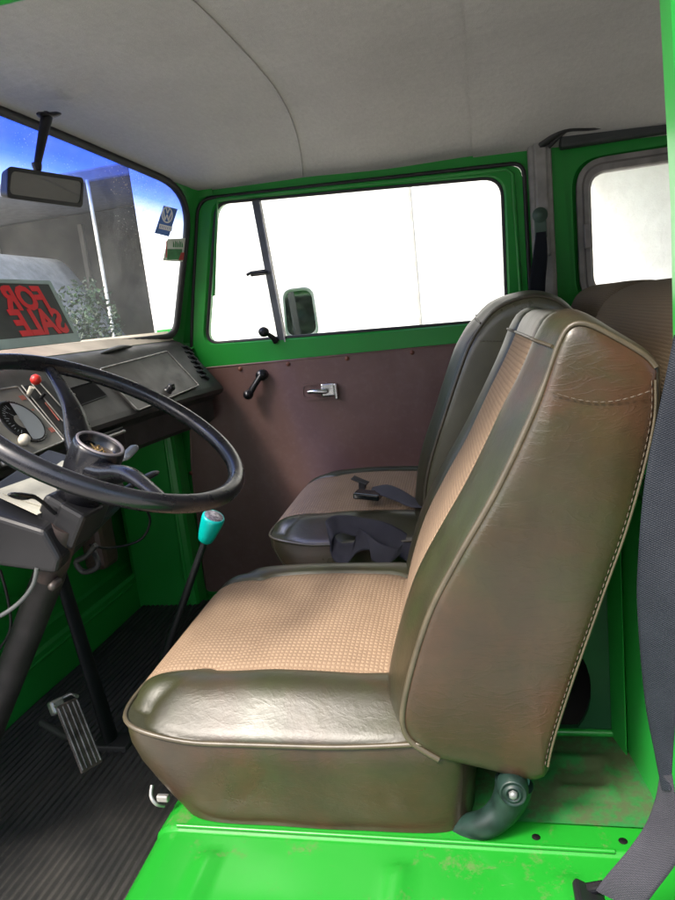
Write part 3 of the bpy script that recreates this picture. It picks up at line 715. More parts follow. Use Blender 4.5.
def floor():
    m = MB(); m.box((-.90, 1.4, .12), (.86, 1.62, .04)); m.build('cab_floor', GREEN, VAN)
    # bulkhead, ledge and wheel arches
    m = MB()
    pr = [(-1.262, .14), (-1.262, .262), (-1.270, .272), (-1.330, .276), (-1.338, .286), (-1.335, .50), (-1.28, .80), (-1.20, .84)]
    m.grid(lambda k, y: Vector((pr[int(k)][0], y, pr[int(k)][1])), list(range(len(pr))), [.50 + 1.7 * k / 6 for k in range(7)], smooth=False)
    bh = m.build('bulkhead', GREEN, VAN)
    m = MB(); m.tube([(-1.263, .6, .243), (-1.263, 2.05, .243)], .006, 8); m.build('pressed_rib', GREEN, bh)
    m = MB(); m.box((-1.245, 2.225, .52), (.33, .04, 1.10)); m.box((-1.05, 2.225, 1.06), (.09, .03, .10)); m.build('wing_panel', GREEN, VAN)
    m = MB(); m.box((-1.16, 2.13, .55), (.24, .10, .86), bevel=.02); m.build('door_post', GREEN, VAN)
    m = MB(); m.tube([(-1.075, 2.085, .16), (-1.06, 2.085, .95)], .008, 8); m.build('post_flange', GREEN, VAN)
    m = MB(); m.box((-1.30, 1.96, .58), (.08, .10, .46), bevel=.02); m.build('kick_panel', CARD, VAN)
    m = MB(); m.grid(lambda z, y: Vector((-1.045 - BOW * max(-.1, ws_e(y)), y, z)) if z > 1.05 else Vector((-1.40 if z < .95 else -1.12 - BOW * max(-.1, ws_e(y)), y, z)), [0.0, .5, .92, 1.01, 1.086], [.60 + 1.60 * k / 16 for k in range(17)])
    m.grid(lambda k, y: Vector((lerp(-1.045, -1.012, k) - BOW * max(-.1, ws_e(y)), y, 1.086 - .004 * k)), [0, 1], [.60 + 1.60 * k / 16 for k in range(17)]); m.build('nose_panel', GREEN, VAN)
    # big rounded pressing behind the wheel
    m = MB(); m.lathe([(0, .05), (.12, .045), (.17, .03), (.20, 0)], (-1.335, 1.65, .60), (1, 0, 0), 28); m.build('bulkhead_pressing', GREEN, bh)
    # ribbed mat
    m = MB(); xs = []; x = -1.255
    while x < -.495:
        for dx, h in ((0, 0), (.0050, 0), (.0070, .0055), (.0120, .0055), (.0140, 0)):
            xs.append((x + dx, h))
        x += .0178
    ys = [.52 + 1.60 * k / 24 for k in range(25)]
    def f(i, y):
        x, h = xs[int(i)]; n_ = noise.noise(Vector((x * 3, y * 3, 0))) * .004
        fade = sstep(2.2, 1.9, y); 
        return Vector((x + noise.noise(Vector((y * 2.2, 0, 3))) * .003, y, .147 + h * (.55 + .45 * fade) + n_))
    m.grid(f, list(range(len(xs))), ys)
    mm = NT('ribbed_mat_rubber'); p = mm.pos(); n1 = mm.noise(p, 5, 7, .7); n2 = mm.noise(p, 140, 5, .7)
    c = mm.mix(mm.ramp(n1, [(.4, (0, 0, 0)), (.75, (1, 1, 1))]), (.012, .012, .012), (.038, .035, .031))
    c = mm.mix(mm.ramp(n2, [(.60, (0, 0, 0)), (.78, (.6, .6, .6))]), c, (.11, .10, .085))
    o = m.build('floor_mat', mm.surf(color=c, rough=mm.math('ADD', .34, mm.math('MULTIPLY', n2, .4)), normal=mm.bump(n2, .4, .001)))
    tag(o, 'black ribbed rubber mat on the cab floor in front of the seats', 'floor mat')
floor()

# ------------------------------------------------------------------ dashboard
def dbow(y): return -.055 * max(-.2, ws_e(y))
def slant(P):   # signed side of the slanted face
    x0 = -.972 + dbow(P.y) - dbow(2.0)
    return (P.z - 1.038) + (P.x - x0) * (.12 / .092)
def at_dash(px, py, out=0.0):
    P = at_fn(px, py, slant, .6, 2.4); return P + Vector((.79, 0, .606)) * out
def dash():
    D = thing('dashboard', 'worn black dashboard under the windscreen with an empty radio slot and glovebox lid', 'dashboard', (-1.05, 1.4, .84))
    prof = [(-1.09, 1.092), (-1.05, 1.094), (-1.010, 1.066), (-.998, 1.062), (-.986, 1.053), (-.976, 1.043), (-.966, 1.030), (-.875, .911), (-.868, .898), (-.872, .886), (-.90, .872), (-.912, .862), (-.915, .80), (-.935, .785), (-1.22, .78), (-1.28, .95)]
    ys = [.64 + 1.49 * k / 60 for k in range(61)]
    n = len(prof)
    def P(k, y):
        x, z = prof[int(k)]
        bow = dbow(y) - dbow(2.0)
        if int(k) < 2: bow = (-BOW * max(-.1, ws_e(y))) * .96 + (.0 if k else -.0)
        if int(k) == 0: return Vector((-1.02 - BOW * max(-.1, ws_e(y)), y, 1.102))
        if int(k) == 1: return Vector((-1.018 + dbow(y) - dbow(2.0), y, 1.070))
        return Vector((x + bow, y, z))
    m = MB(); m.grid(P, list(range(1, 7)), ys); m.build('dash_pad', DASHM, D)
    m = MB(); m.grid(P, list(range(6, n)), ys, smooth=False); m.build('dash_face', DASHM, D)
    m = MB(); m.grid(lambda k, y: P(k, y) + Vector((0, 0, .0012 if k else 0)), [0, 1], ys); m.build('demister_shelf', DUSTY, D)
    for y in (2.13,):
        m = MB(); m.add([P(k, y) for k in range(n)], [list(range(n))], smooth=False); m.build('dash_end', BLACK, D)
    # rolled corrugated end of the pad by the door
    m = MB()
    for k in range(7): 
        c0 = at_dash(181 + k * 3.1, 352 + k * 5.0, .004); m.tube([c0 + Vector((-.012, .03, .010)), c0 + Vector((-.004, .045, .012)), c0 + Vector((.006, .055, .0))], .006, 6)
    m.build('pad_trim', BLACK, D)
    Nn = Vector((.79, 0, .606)).normalized()
    def quad_plate(px4, th, name, mat, parent, out=0.0, r=.008, bev=.002):
        q = [at_dash(*p, out) for p in px4]
        c = sum(q, Vector()) / 4; u = (q[1] - q[0] + q[2] - q[3]).normalized(); nn = Nn - u * Nn.dot(u); nn.normalize(); w = nn.cross(u)
        P2 = [((p - c).dot(u), (p - c).dot(w)) for p in q]
        P2 = rpoly(P2, r, 5); pts = [c + u * a + w * b for a, b in P2]
        m = MB(); m.prism(pts, nn * th); o = m.build(name, mat, parent)
        if bev: bb = o.modifiers.new('b', 'BEVEL'); bb.width = bev; bb.segments = 2; bb.limit_method = 'ANGLE'
        return o, pts, nn, u, w
    # glovebox lid with its pale edge
    o, pts, nn, u, w = quad_plate([(98, 371), (165.5, 353), (197.5, 387), (136.5, 412.5)], .007, 'glovebox_lid', simple('glovebox_vinyl', (.050, .047, .042), .40, var=.45, scale=9, bump=.35, bscale=400, rvar=.3), D)
    m = MB(); m.tube([p + nn * .008 for p in pts], .0022, 6, closed=True); m.build('lid_edge', STEEL, o)
    c0 = at_dash(166, 393, .01); m = MB(); m.lathe([(0, .022), (.010, .021), (.012, .016), (.010, .006), (.013, 0)], c0, nn, 18); m.box(c0 + nn * .02, (.006, .022, .012), bevel=.002); m.build('knob', BLACK_GLOSS, o)
    # radio opening
    o, pts, nn, u, w = quad_plate([(66.5, 389.5), (92, 382), (106.5, 396), (78.5, 406.5)], .0015, 'radio_opening', DARKGAUGE, D, .0005, .002, 0)
    m = MB(); m.tube([p + nn * .0015 for p in pts], .0014, 6, closed=True); m.build('opening_edge', BLACK, o)
    m = MB(); a = at_dash(70, 396, .003); m.tube(catmull([a, a + Vector((.004, .01, .002)), a + Vector((.002, .012, -.012)), a + Vector((.008, .02, -.016))], 8), .0014, 6); m.build('loose_wire', STEEL, o)
    # instrument panel
    ip, pts, nn, u, w = quad_plate([(-45, 400), (16, 388.5), (62.5, 443), (2, 468)], .006, 'instrument_panel', PANELM, D, .0005, .008)
    m = MB(); m.tube([p + nn * .0065 for p in pts], .0022, 6, closed=True); m.build('panel_trim', STEEL, ip)
    for (px, py, R, nm) in [(20, 424, .053, 'gauge'), (-14, 445, .044, 'gauge')]:
        c = at_dash(px, py, .0068); 
        m = MB(); m.lathe([(R * .97, .0025), (R * 1.05, .003), (R * 1.06, 0)], c, nn, 40)
        g = m.build(nm, BLACK_GLOSS, ip)
        # deep shroud: a cone seen end-on, black for its shade, lit flank painted grey
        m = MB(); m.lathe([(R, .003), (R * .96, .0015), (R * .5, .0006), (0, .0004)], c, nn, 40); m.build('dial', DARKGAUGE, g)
        tk = MB()
        for q in range(13):
            t = PI * .55 + q * .17; d0 = u * math.cos(t) + w * math.sin(t); sd_ = nn.cross(d0) * .0007
            r0, r1 = R * (.62 if q % 3 == 0 else .72), R * .84
            tk.add([c + nn * .0034 + d0 * r0 - sd_, c + nn * .0034 + d0 * r0 + sd_, c + nn * .0034 + d0 * r1 + sd_, c + nn * .0034 + d0 * r1 - sd_], [[0, 1, 2, 3]], smooth=False)
        d0 = u * math.cos(2.2) + w * math.sin(2.2); sd_ = nn.cross(d0) * .0012
        tk.add([c + nn * .0036 - sd_, c + nn * .0036 + sd_, c + nn * .0036 + d0 * R * .7], [[0, 1, 2]], smooth=False)
        tk.build('dial_marks', GREYGAUGE, g)
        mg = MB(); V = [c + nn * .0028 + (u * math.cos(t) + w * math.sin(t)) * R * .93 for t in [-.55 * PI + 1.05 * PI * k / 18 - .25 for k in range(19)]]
        mg.add(V, [list(range(19))], smooth=False); mg.build('lit_flank', GREYGAUGE, g)  # grey sector paints the lit inner wall of the gauge recess
    c = at_dash(19, 445.5, .012); m = MB(); m.lathe([(0, .016), (.008, .015), (.0115, .008), (.010, 0), (.005, -.006)], c, nn, 20); m.build('switch_knob', WHITEKNOB, ip)
    for (px, py) in [(20.7, 400), (50, 432), (31, 412)]:
        c = at_dash(px, py, .0075); m = MB(); rot = Matrix((u, w, nn)).transposed(); m.box(c, (.016 if px != 31 else .006, .012 if px != 31 else .004, .001), rot); m.build('red_marking', REDMARK, ip)
    # heater slots and levers
    a, b = at_dash(28, 386, .004), at_dash(68, 440, .004)
    h, pts, nn, u, w = quad_plate([(21, 387), (44, 381), (86, 427), (66, 440)], .003, 'heater_control', BLACK, D, .0005, .003)
    m = MB()
    for (q1, q2) in [((20, 387), (64, 441)), ((30, 385), (73, 437)), ((38, 384), (79, 430))]:
        m.tube([at_dash(*q1, .006), at_dash(*q2, .006)], .0015, 6)
    m.build('slot_trim', STEEL, h)
    m = MB(); m.tube([at_dash(44, 404, .005), at_dash(58, 422, .005)], .0016, 6); m.build('slot_marking', REDMARK, h)
    k0 = at_dash(27, 397, .0); k1 = k0 + nn * .035 + Vector((0, 0, .012))
    m = MB(); m.tube([k0, k0.lerp(k1, .6)], [.0035, .006], 10); l = m.build('heater_lever', WHITEKNOB, D); l['label'] = 'short white heater lever with a red knob'
    m = MB(); ax = (k1 - k0).normalized(); m.lathe([(0, .014), (.007, .0125), (.0115, .006), (.011, -.002), (.006, -.008), (0, -.008)], k1, ax, 18); m.build('knob', REDM, l)
    k0 = at_dash(40, 399, .0); m = MB(); m.tube([k0, k0 + nn * .02], .004, 8); m.build('heater_lever', BLACK, D)
    # ashtray
    a, b = at_x(96, 443, -.898), at_x(122, 429, -.898)
    c = (a + b) / 2; m = MB(); m.box(Vector((-.913, c.y, c.z - .015)), (.02, abs(b.y - a.y) * 1.3, .05), bevel=.004); o = m.build('ashtray', BLACK, D)
    m = MB(); z0 = c.z; m.tube([Vector((-.898, a.y, z0)), Vector((-.889, a.y + .006, z0)), Vector((-.889, b.y - .006, z0)), Vector((-.898, b.y, z0))], .0042, 8); m.build('handle', STEEL, o)
    # round knob low on the dash
    c = at_y(37, 488, 1.12); m = MB(); m.lathe([(0, .018), (.010, .017), (.011, .010), (.019, .008), (.022, 0), (.022, -.02)], c, (.8, -.5, .3), 24); m.tube([c + Vector((.0, .018 * math.cos(t), .018 * math.sin(t))) for t in [2 * PI * k / 20 for k in range(20)]], .002, 6, closed=True); m.build('heater_knob', BLACK_GLOSS, D)
    m = MB(); m.box((-.955, 1.10, .80), (.04, .86, .10), bevel=.01); m.build('lower_rail', BLACK, D)
    # torn vinyl on the pad
    c = Vector((-1.03, 1.80, 1.060))
    m = MB(); m.tube(catmull([c + Vector((0, -.10, -.002)), c + Vector((.006, -.03, .006)), c + Vector((0, .05, .010)), c + Vector((-.01, .14, .004))], 16), [.003 + .012 * math.sin(PI * k / 16) for k in range(17)], 8, flat=.45); m.build('lifted_vinyl', DASHM, D)
    # papers on the parcel shelf
    m = MB()
    sh = [at_y(-20, 492, .98), at_y(22, 482, 1.10), at_y(52, 520, 1.02), at_y(-20, 540, .93)]
    tr = thing('paper_stack', 'loose pale papers lying on the shelf under the dashboard', 'papers', sum(sh, Vector()) / 4)
    q0, q1, qv = at_y(-40, 505, .86), at_y(44, 531, .86), Vector((-.02, .26, .035))
    uu = (q1 - q0).normalized(); vv = qv.normalized(); vv = (vv - uu * vv.dot(uu)).normalized(); nn_ = uu.cross(vv)
    nn_ = nn_ if nn_.z > 0 else -nn_
    paperm = simple('old_paper', (.42, .40, .32), .8, var=.25, scale=18)
    for k in range(3):
        R = Matrix((uu, vv, nn_)).transposed() @ Matrix.Rotation(.16 * k - .2, 3, 'Z')
        m = MB(); m.box(q0 + (q1 - q0) * (.66 + .07 * k) + qv * (.40 + .05 * k) + nn_ * (.010 + .003 * k), (.10, .15, .0015), R); m.build('paper_sheet', paperm, tr)
dash()

# ------------------------------------------------------------------ steering
WC = Vector((-.570, .935, .963)); WN = Vector((.5385, 0, .8426)); WN.normalize()
WU = Vector((WN.z, 0, -WN.x)); WV = Vector((0, 1, 0)); WR = .2135
def steering():
    T = thing('steering_wheel', 'large thin-rimmed worn black steering wheel with two spokes and missing horn button', 'steering wheel', WC - WN * .05)
    m = MB(); m.tube([WC + (WU * math.cos(t) + WV * math.sin(t)) * WR for t in [2 * PI * k / 96 for k in range(96)]], .0135, 16, closed=True, up=None)
    m.build('rim', BLACK_GLOSS, T)
    m = MB(); hub = WC - WN * .052
    for px, py, w0 in [(52, 370, 1), (163, 497, 1)]:
        P = at_pl(px, py, WC, WN); d = (P - WC); d.normalize(); end = WC + d * WR
        side = WN.cross(d)
        pts = catmull([hub + d * .012 - WN * .018, hub + d * .055 + WN * .0, hub + d * .105 + WN * .030, WC + d * (WR - .035) - WN * .006, end - WN * .002], 20)
        rad = [lerp(.030, .0115, sstep(0, .8, k / 20)) for k in range(21)]
        # blade: wider than deep
        m = MB(); m.tube(pts, rad, 16, flat=.62, up=WN); m.build('spoke', BLACK_GLOSS, T)
    m = MB(); m.lathe([(.018, -.10), (.036, -.085), (.041, -.03), (.040, .006), (.0385, .013), (.0345, .014), (.0325, .010), (.031, -.010), (.0, -.012)], hub + WN * .008, WN, 40); h = m.build('hub', BLACK_GLOSS, T)
    m = MB(); m.tube([hub + WN * .0215 + (WU * math.cos(t) + WV * math.sin(t)) * .0352 for t in [2 * PI * k / 40 for k in range(40)]], .0026, 8, closed=True); m.build('horn_ring', simple('worn_grey_ring', (.25, .22, .22), .45, metal=.3), h)
    m = MB(); m.lathe([(0, .0), (.031, .001)], hub + WN * .004, WN, 24); m.build('horn_cup', simple('dusty_cup', (.20, .155, .125), .8, scale=80, var=.5), h)
    m = MB(); rnd = random.Random(3)
    for k in range(26):
        a = rnd.random() * 6.28; r = rnd.random() ** .7 * .019; c = hub + WN * .008 + (WU * math.cos(a) + WV * math.sin(a)) * r
        d = Vector((rnd.gauss(0, 1), rnd.gauss(0, 1), rnd.gauss(0, .4))).normalized() * .007; m.tube([c - d, c + d * .6 + WN * .002], .0016, 5)
    m.build('horn_wiring', simple('brass_bits', (.34, .22, .08), .4, metal=.5, scale=300, var=.8), h)
    C = thing('steering_column', 'dark steering column with stalks running down to the floor under the wheel', 'steering column', WC - WN * .95)
    A = hub - WN * .07; Bq = WC - WN * .98
    m = MB(); m.tube([A, A - WN * .1, A - WN * .16, Bq], [.018, .020, .026, .026], 18); m.build('column_tube', simple('column_black', (.009, .008, .008), .5, var=.6, scale=22, rvar=.25, spec=.3), C)
    # switch housing
    c = at_y(55, 508, .925); ax = Matrix((WU, WV, WN)).transposed()
    m = MB(); m.box(A - WN * .035, (.070, .095, .060), ax, bevel=.010, seg=3); m.build('switch_housing', BLACK, C)
    m = MB(); m.box(A - WN * .035 + Vector((0, 0, 0)) - WV * .020 + WU * .018, (.045, .06, .064), ax, bevel=.006); m.build('switch_housing', BLACK, C)
    # near stalk (to the left in the photo)
    s0 = A - WN * .04 - WV * .03; s1 = at_y(38, 499, .85); s2 = at_y(9, 494, .80)
    m = MB(); m.tube(catmull([s0, s1, s1.lerp(s2, .5), s2], 14), [.004, .004, .004, .004, .004, .0045, .006, .008, .0095, .010, .010, .0095, .008, .006, .003], 10, flat=.5); m.build('stalk', BLACK_GLOSS, C)
    # far stalks
    s0 = A + WV * .03; s1 = at_y(118, 464, 1.06); s2 = at_y(136, 446, 1.10)
    m = MB(); m.tube(catmull([s0, s1, s1.lerp(s2, .4), s2], 14), [.004] * 7 + [.006, .009, .012, .013, .013, .013, .012, .006], 10, flat=.5); m.build('stalk', simple('grey_stalk', (.12, .125, .12), .3, coat=.2), C)
    s1 = at_y(138, 482, 1.08); s2 = at_y(157, 472, 1.13)
    m = MB(); m.tube(catmull([s0 - WN * .05, s1, s2], 8), [.004, .004, .005, .008, .010, .011, .011, .010, .006], 10, flat=.5); m.build('stalk', BLACK, C)
    # cowl below the dash
    pts = [at_y(-40, 505, .86), at_y(44, 531, .86), at_y(60, 560, .86), at_y(56, 575, .86), at_y(-40, 562, .86)]
    m = MB(); m.prism(pts, Vector((-.02, .26, .035))); o = m.build('column_cowl', BLACK, C); b = o.modifiers.new('b', 'BEVEL'); b.width = .008; b.segments = 3
    m = MB(); c = at_y(56, 552, .90); m.tube([c + WN * .05, c - WN * .02, c - WN * .05], [.022, .027, .020], 18); m.build('clamp', simple('rusty_clamp', (.018, .010, .008), .6, scale=40, var=.7), C)
    m = MB(); m.lathe([(0, .007), (.006, .006), (.007, 0), (.007, -.02)], at_y(53, 586, .87), (.2, -1, 0), 6); m.build('bolt', simple('grimy_bolt', (.06, .05, .045), .5, metal=.4), C)
    # hanging cables
    for pts, r, mt, nm in [([(37, 568, .86), (33, 585, .86), (20, 602, .86), (0, 616, .85), (-20, 622, .85)], .0035, simple('grey_cable', (.07, .075, .075), .4), 'cable'),
                       ([(0, 570, 1.05), (8, 600, 1.05), (10, 630, 1.05), (-5, 655, 1.05)], .003, BLACK, 'cable'),
                       ([(96, 545, 1.2), (86, 556, 1.2), (76, 562, 1.2), (84, 572, 1.2), (98, 566, 1.2), (94, 552, 1.22)], .006, RUBBER, 'hose'),
                       ([(120, 470, 1.3), (140, 500, 1.35), (150, 520, 1.4), (140, 540, 1.4), (110, 548, 1.35), (90, 545, 1.3)], .003, BLACK, 'cable')]:
        m = MB(); m.tube(catmull([at_y(*p) for p in pts], 24), r, 8); m.build(nm, mt, C)
    H = thing('handbrake_lever', 'black slanted brake strut between the steering column and the floor', 'brake lever', (-.93, 1.3, .15))
    a, b = at_y(56, 560, 1.3), at_y(112, 742, 1.3)
    m = MB(); m.tube([a + Vector((-.02, 0, .12)), a, b, b + Vector((.006, 0, -.05))], [.018, .020, .024, .026], 14, flat=.5); m.build('strut', simple('strut_black', (.006, .006, .007), .6, spec=.25), H)
    m = MB(); m.box(Vector((b.x + .008, 1.3, .155)), (.09, .06, .018), bevel=.004); m.build('base_plate', RUBBER, H)
steering()

def pedal():
    T = thing('floor_pedal', 'worn ribbed steel foot pedal standing on the ribbed mat', 'pedal', at_y(75, 745, 1.18))
    a, b = at_y(66, 702, 1.16), at_y(92, 768, 1.12); ax = (b - a).normalized(); side = Vector((.25, .95, .1)); side = (side - ax * side.dot(ax)).normalized(); nn = ax.cross(side); 
    if nn.z < 0: nn = -nn; side = -side
    R = Matrix((side, ax, nn)).transposed(); c = (a + b) / 2; L = (b - a).length
    m = MB(); m.box(c, (.052, L, .006), R, bevel=.002); m.build('pad', simple('worn_pedal', (.085, .065, .055), .35, metal=.35, scale=30, var=.7), T)
    m = MB()
    for k in (-.022, -.012, 0, .012, .022): m.tube([c + side * k - ax * L * .46 + nn * .004, c + side * k + ax * L * .46 + nn * .004], .0022, 6)
    m.build('pad_ribs', simple('scuffed_rib', (.15, .14, .13), .45, metal=.5, scale=60, var=.6), T)
    m = MB(); m.tube([a - side * .026 + nn * .004, a - side * .026 - ax * .012 - nn * .016, a + side * .026 - ax * .012 - nn * .016, a + side * .026 + nn * .004], .004, 8); m.box(a - side * .018 - nn * .008, (.03, .03, .02), R, bevel=.005); m.build('pad_bracket', STEEL, T)
    m = MB(); m.tube([c - nn * .006, c - nn * .05 - ax * .01, c - nn * .12 - ax * .06], .009, 10); m.build('arm', RUBBER, T)
pedal()

def gear():
    k = at_y(210, 527, 1.40); d = at_y(165, 655, 1.40)
    ax = (k - d).normalized(); ax = (ax + Vector((.05, -.14, .0))).normalized()
    foot = Vector((d.x - (d.z - .15) * ax.x / ax.z * .9, 1.42, .15))
    T = thing('gear_lever', 'black gear lever with a turquoise knob standing from the cab floor between the seats', 'gear lever', foot)
    m = MB(); m.tube(catmull([foot, d, k - ax * .04], 16), [lerp(.014, .0075, i / 16) for i in range(17)], 12); m.build('shaft', BLACK, T)
    m = MB(); m.lathe([(.05, 0), (.045, .01), (.03, .02), (.02, .05), (.015, .06)], foot, (0, 0, 1), 24); m.build('boot', RUBBER, T)
    m = MB(); m.lathe([(.0, -.042), (.012, -.042), (.0175, -.036), (.021, -.02), (.0245, .004), (.0265, .022), (.0262, .028), (.0240, .032), (.022, .032)], k, ax, 36); kb = m.build('knob', TEAL, T)
    m = MB(); m.lathe([(.0222, .0315), (.020, .0335), (.0, .0345)], k, ax, 30); m.build('knob_cap', simple('etched_cap', (.30, .27, .27), .3, metal=.6, scale=130, var=.9, rvar=.3), kb)
gear()

# ------------------------------------------------------------------ seats
def cushion(yc, dx, root, tl=1.0):
    x0, x1 = -.546 + dx, -.045 + dx; cx = (x0 + x1) / 2; a = (x1 - x0) / 2; b = .243
    zs, zb = .547, ZP + .001
    S_ = sorted(set([round(math.sin(PI / 2 * (-1 + 2 * k / 56)), 5) for k in range(57)]))
    Tn = sorted(set([round(math.sin(PI / 2 * (-1 + 2 * k / 48)), 5) for k in range(49)] + [-.56, .56, -.60, .60, -.585, .585]))
    def pt(s, t):
        r = max(abs(s), abs(t))
        if r < 1e-6: return cx, yc, 0
        n = 7.5 if s < 0 else 9.0
        k = (abs(s / r) ** n + abs(t / r) ** n) ** (-1 / n)
        return cx + s * k * a, yc + t * k * b, r
    def zseam(x): return zs + .016 * sstep(-.40, -.54, x - dx) + .010 * sstep(-.25, -.05, x - dx)
    def H(s, t):
        x, y, r = pt(s, t)
        rr = (abs(s) ** 6 + abs(t) ** 6) ** (1 / 6)
        edge = (1 - min(1, rr) ** 3.2) ** .55
        h = .068 * edge * (1 + .28 * math.exp(-((abs(t) - .76) / .15) ** 2)) 
        h += .010 * math.exp(-((s + .1) / .5) ** 2) * (1 - t * t)
        h -= .007 * math.exp(-((abs(t) - .578) / .022) ** 2) * edge
        h -= .012 * sstep(.2, 1, s) * edge
        h += .032 * t * edge
        return h
    def top(s, t):
        x, y, r = pt(s, t); w = noise.noise(Vector((x * 9, y * 9, yc))) * .0022 + noise.noise(Vector((x * 26, y * 20, yc))) * .0010
        return Vector((x, y, zseam(x) + H(s, t) + w * (1 - r ** 4)))
    uvf = lambda s, t: (pt(s, t)[0], pt(s, t)[1])
    isfab = lambda s0, t0, s1, t1: abs((t0 + t1) / 2) < .583
    m = MB(); m.grid(top, S_, Tn, skip=isfab, uvf=uvf)
    # skirt
    per = []
    N = 200
    for k in range(N):
        u = k / N * 4; i = int(u); f = math.sin(PI / 2 * (-1 + 2 * (u - i)))
        s, t = [(f, -1), (1, f), (-f, 1), (-1, -f)][i]
        per.append((s, t))
    rows = [(1.0, 0), (1.010, .012), (1.016, .03), (1.012, .06), (.998, .09), (.985, .112), (.975, None)]
    V = []; U = []
    for sc, dz in rows:
        L = 0
        for s, t in per:
            x, y, r = pt(s, t); z = zseam(x) - dz if dz is not None else zb
            dd = (zseam(x) - z) / (zs - zb); fr = sstep(.35, -1, s)
            xx = cx + (x - cx) * sc + .050 * fr * dd ** 1.6; yy = yc + (y - yc) * (sc if sc > 1 else lerp(1, sc, .5))
            wob = noise.noise(Vector((x * 12, y * 12, z * 14 + yc))) * .0030
            xx += wob * (-1 if s == -1 else 0); yy += wob * (1 if abs(t) == 1 else 0)
            V.append(Vector((xx, yy, z))); U.append((x, z))
    Fs = [[i * N + k, i * N + (k + 1) % N, (i + 1) * N + (k + 1) % N, (i + 1) * N + k] for i in range(len(rows) - 1) for k in range(N)]
    cu = m.build('seat_cushion', VINYL, root)
    m = MB(); m.add(V, Fs, U); m.build('cushion_skirt', VINYL_SKIRT, cu)
    m = MB(); m.grid(lambda s, t: top(s, t), S_, [t for t in Tn if abs(t) <= .586], uvf=uvf); m.build('fabric_insert', CLOTH, cu)
    m = MB(); m.tube([Vector((pt(s, t)[0], pt(s, t)[1], zseam(pt(s, t)[0]))) + Vector(((pt(s, t)[0] - cx) * .008, (pt(s, t)[1] - yc) * .008, 0)) for s, t in per], .0036, 8, closed=True); m.build('piping', PIPING, cu)
    return cu

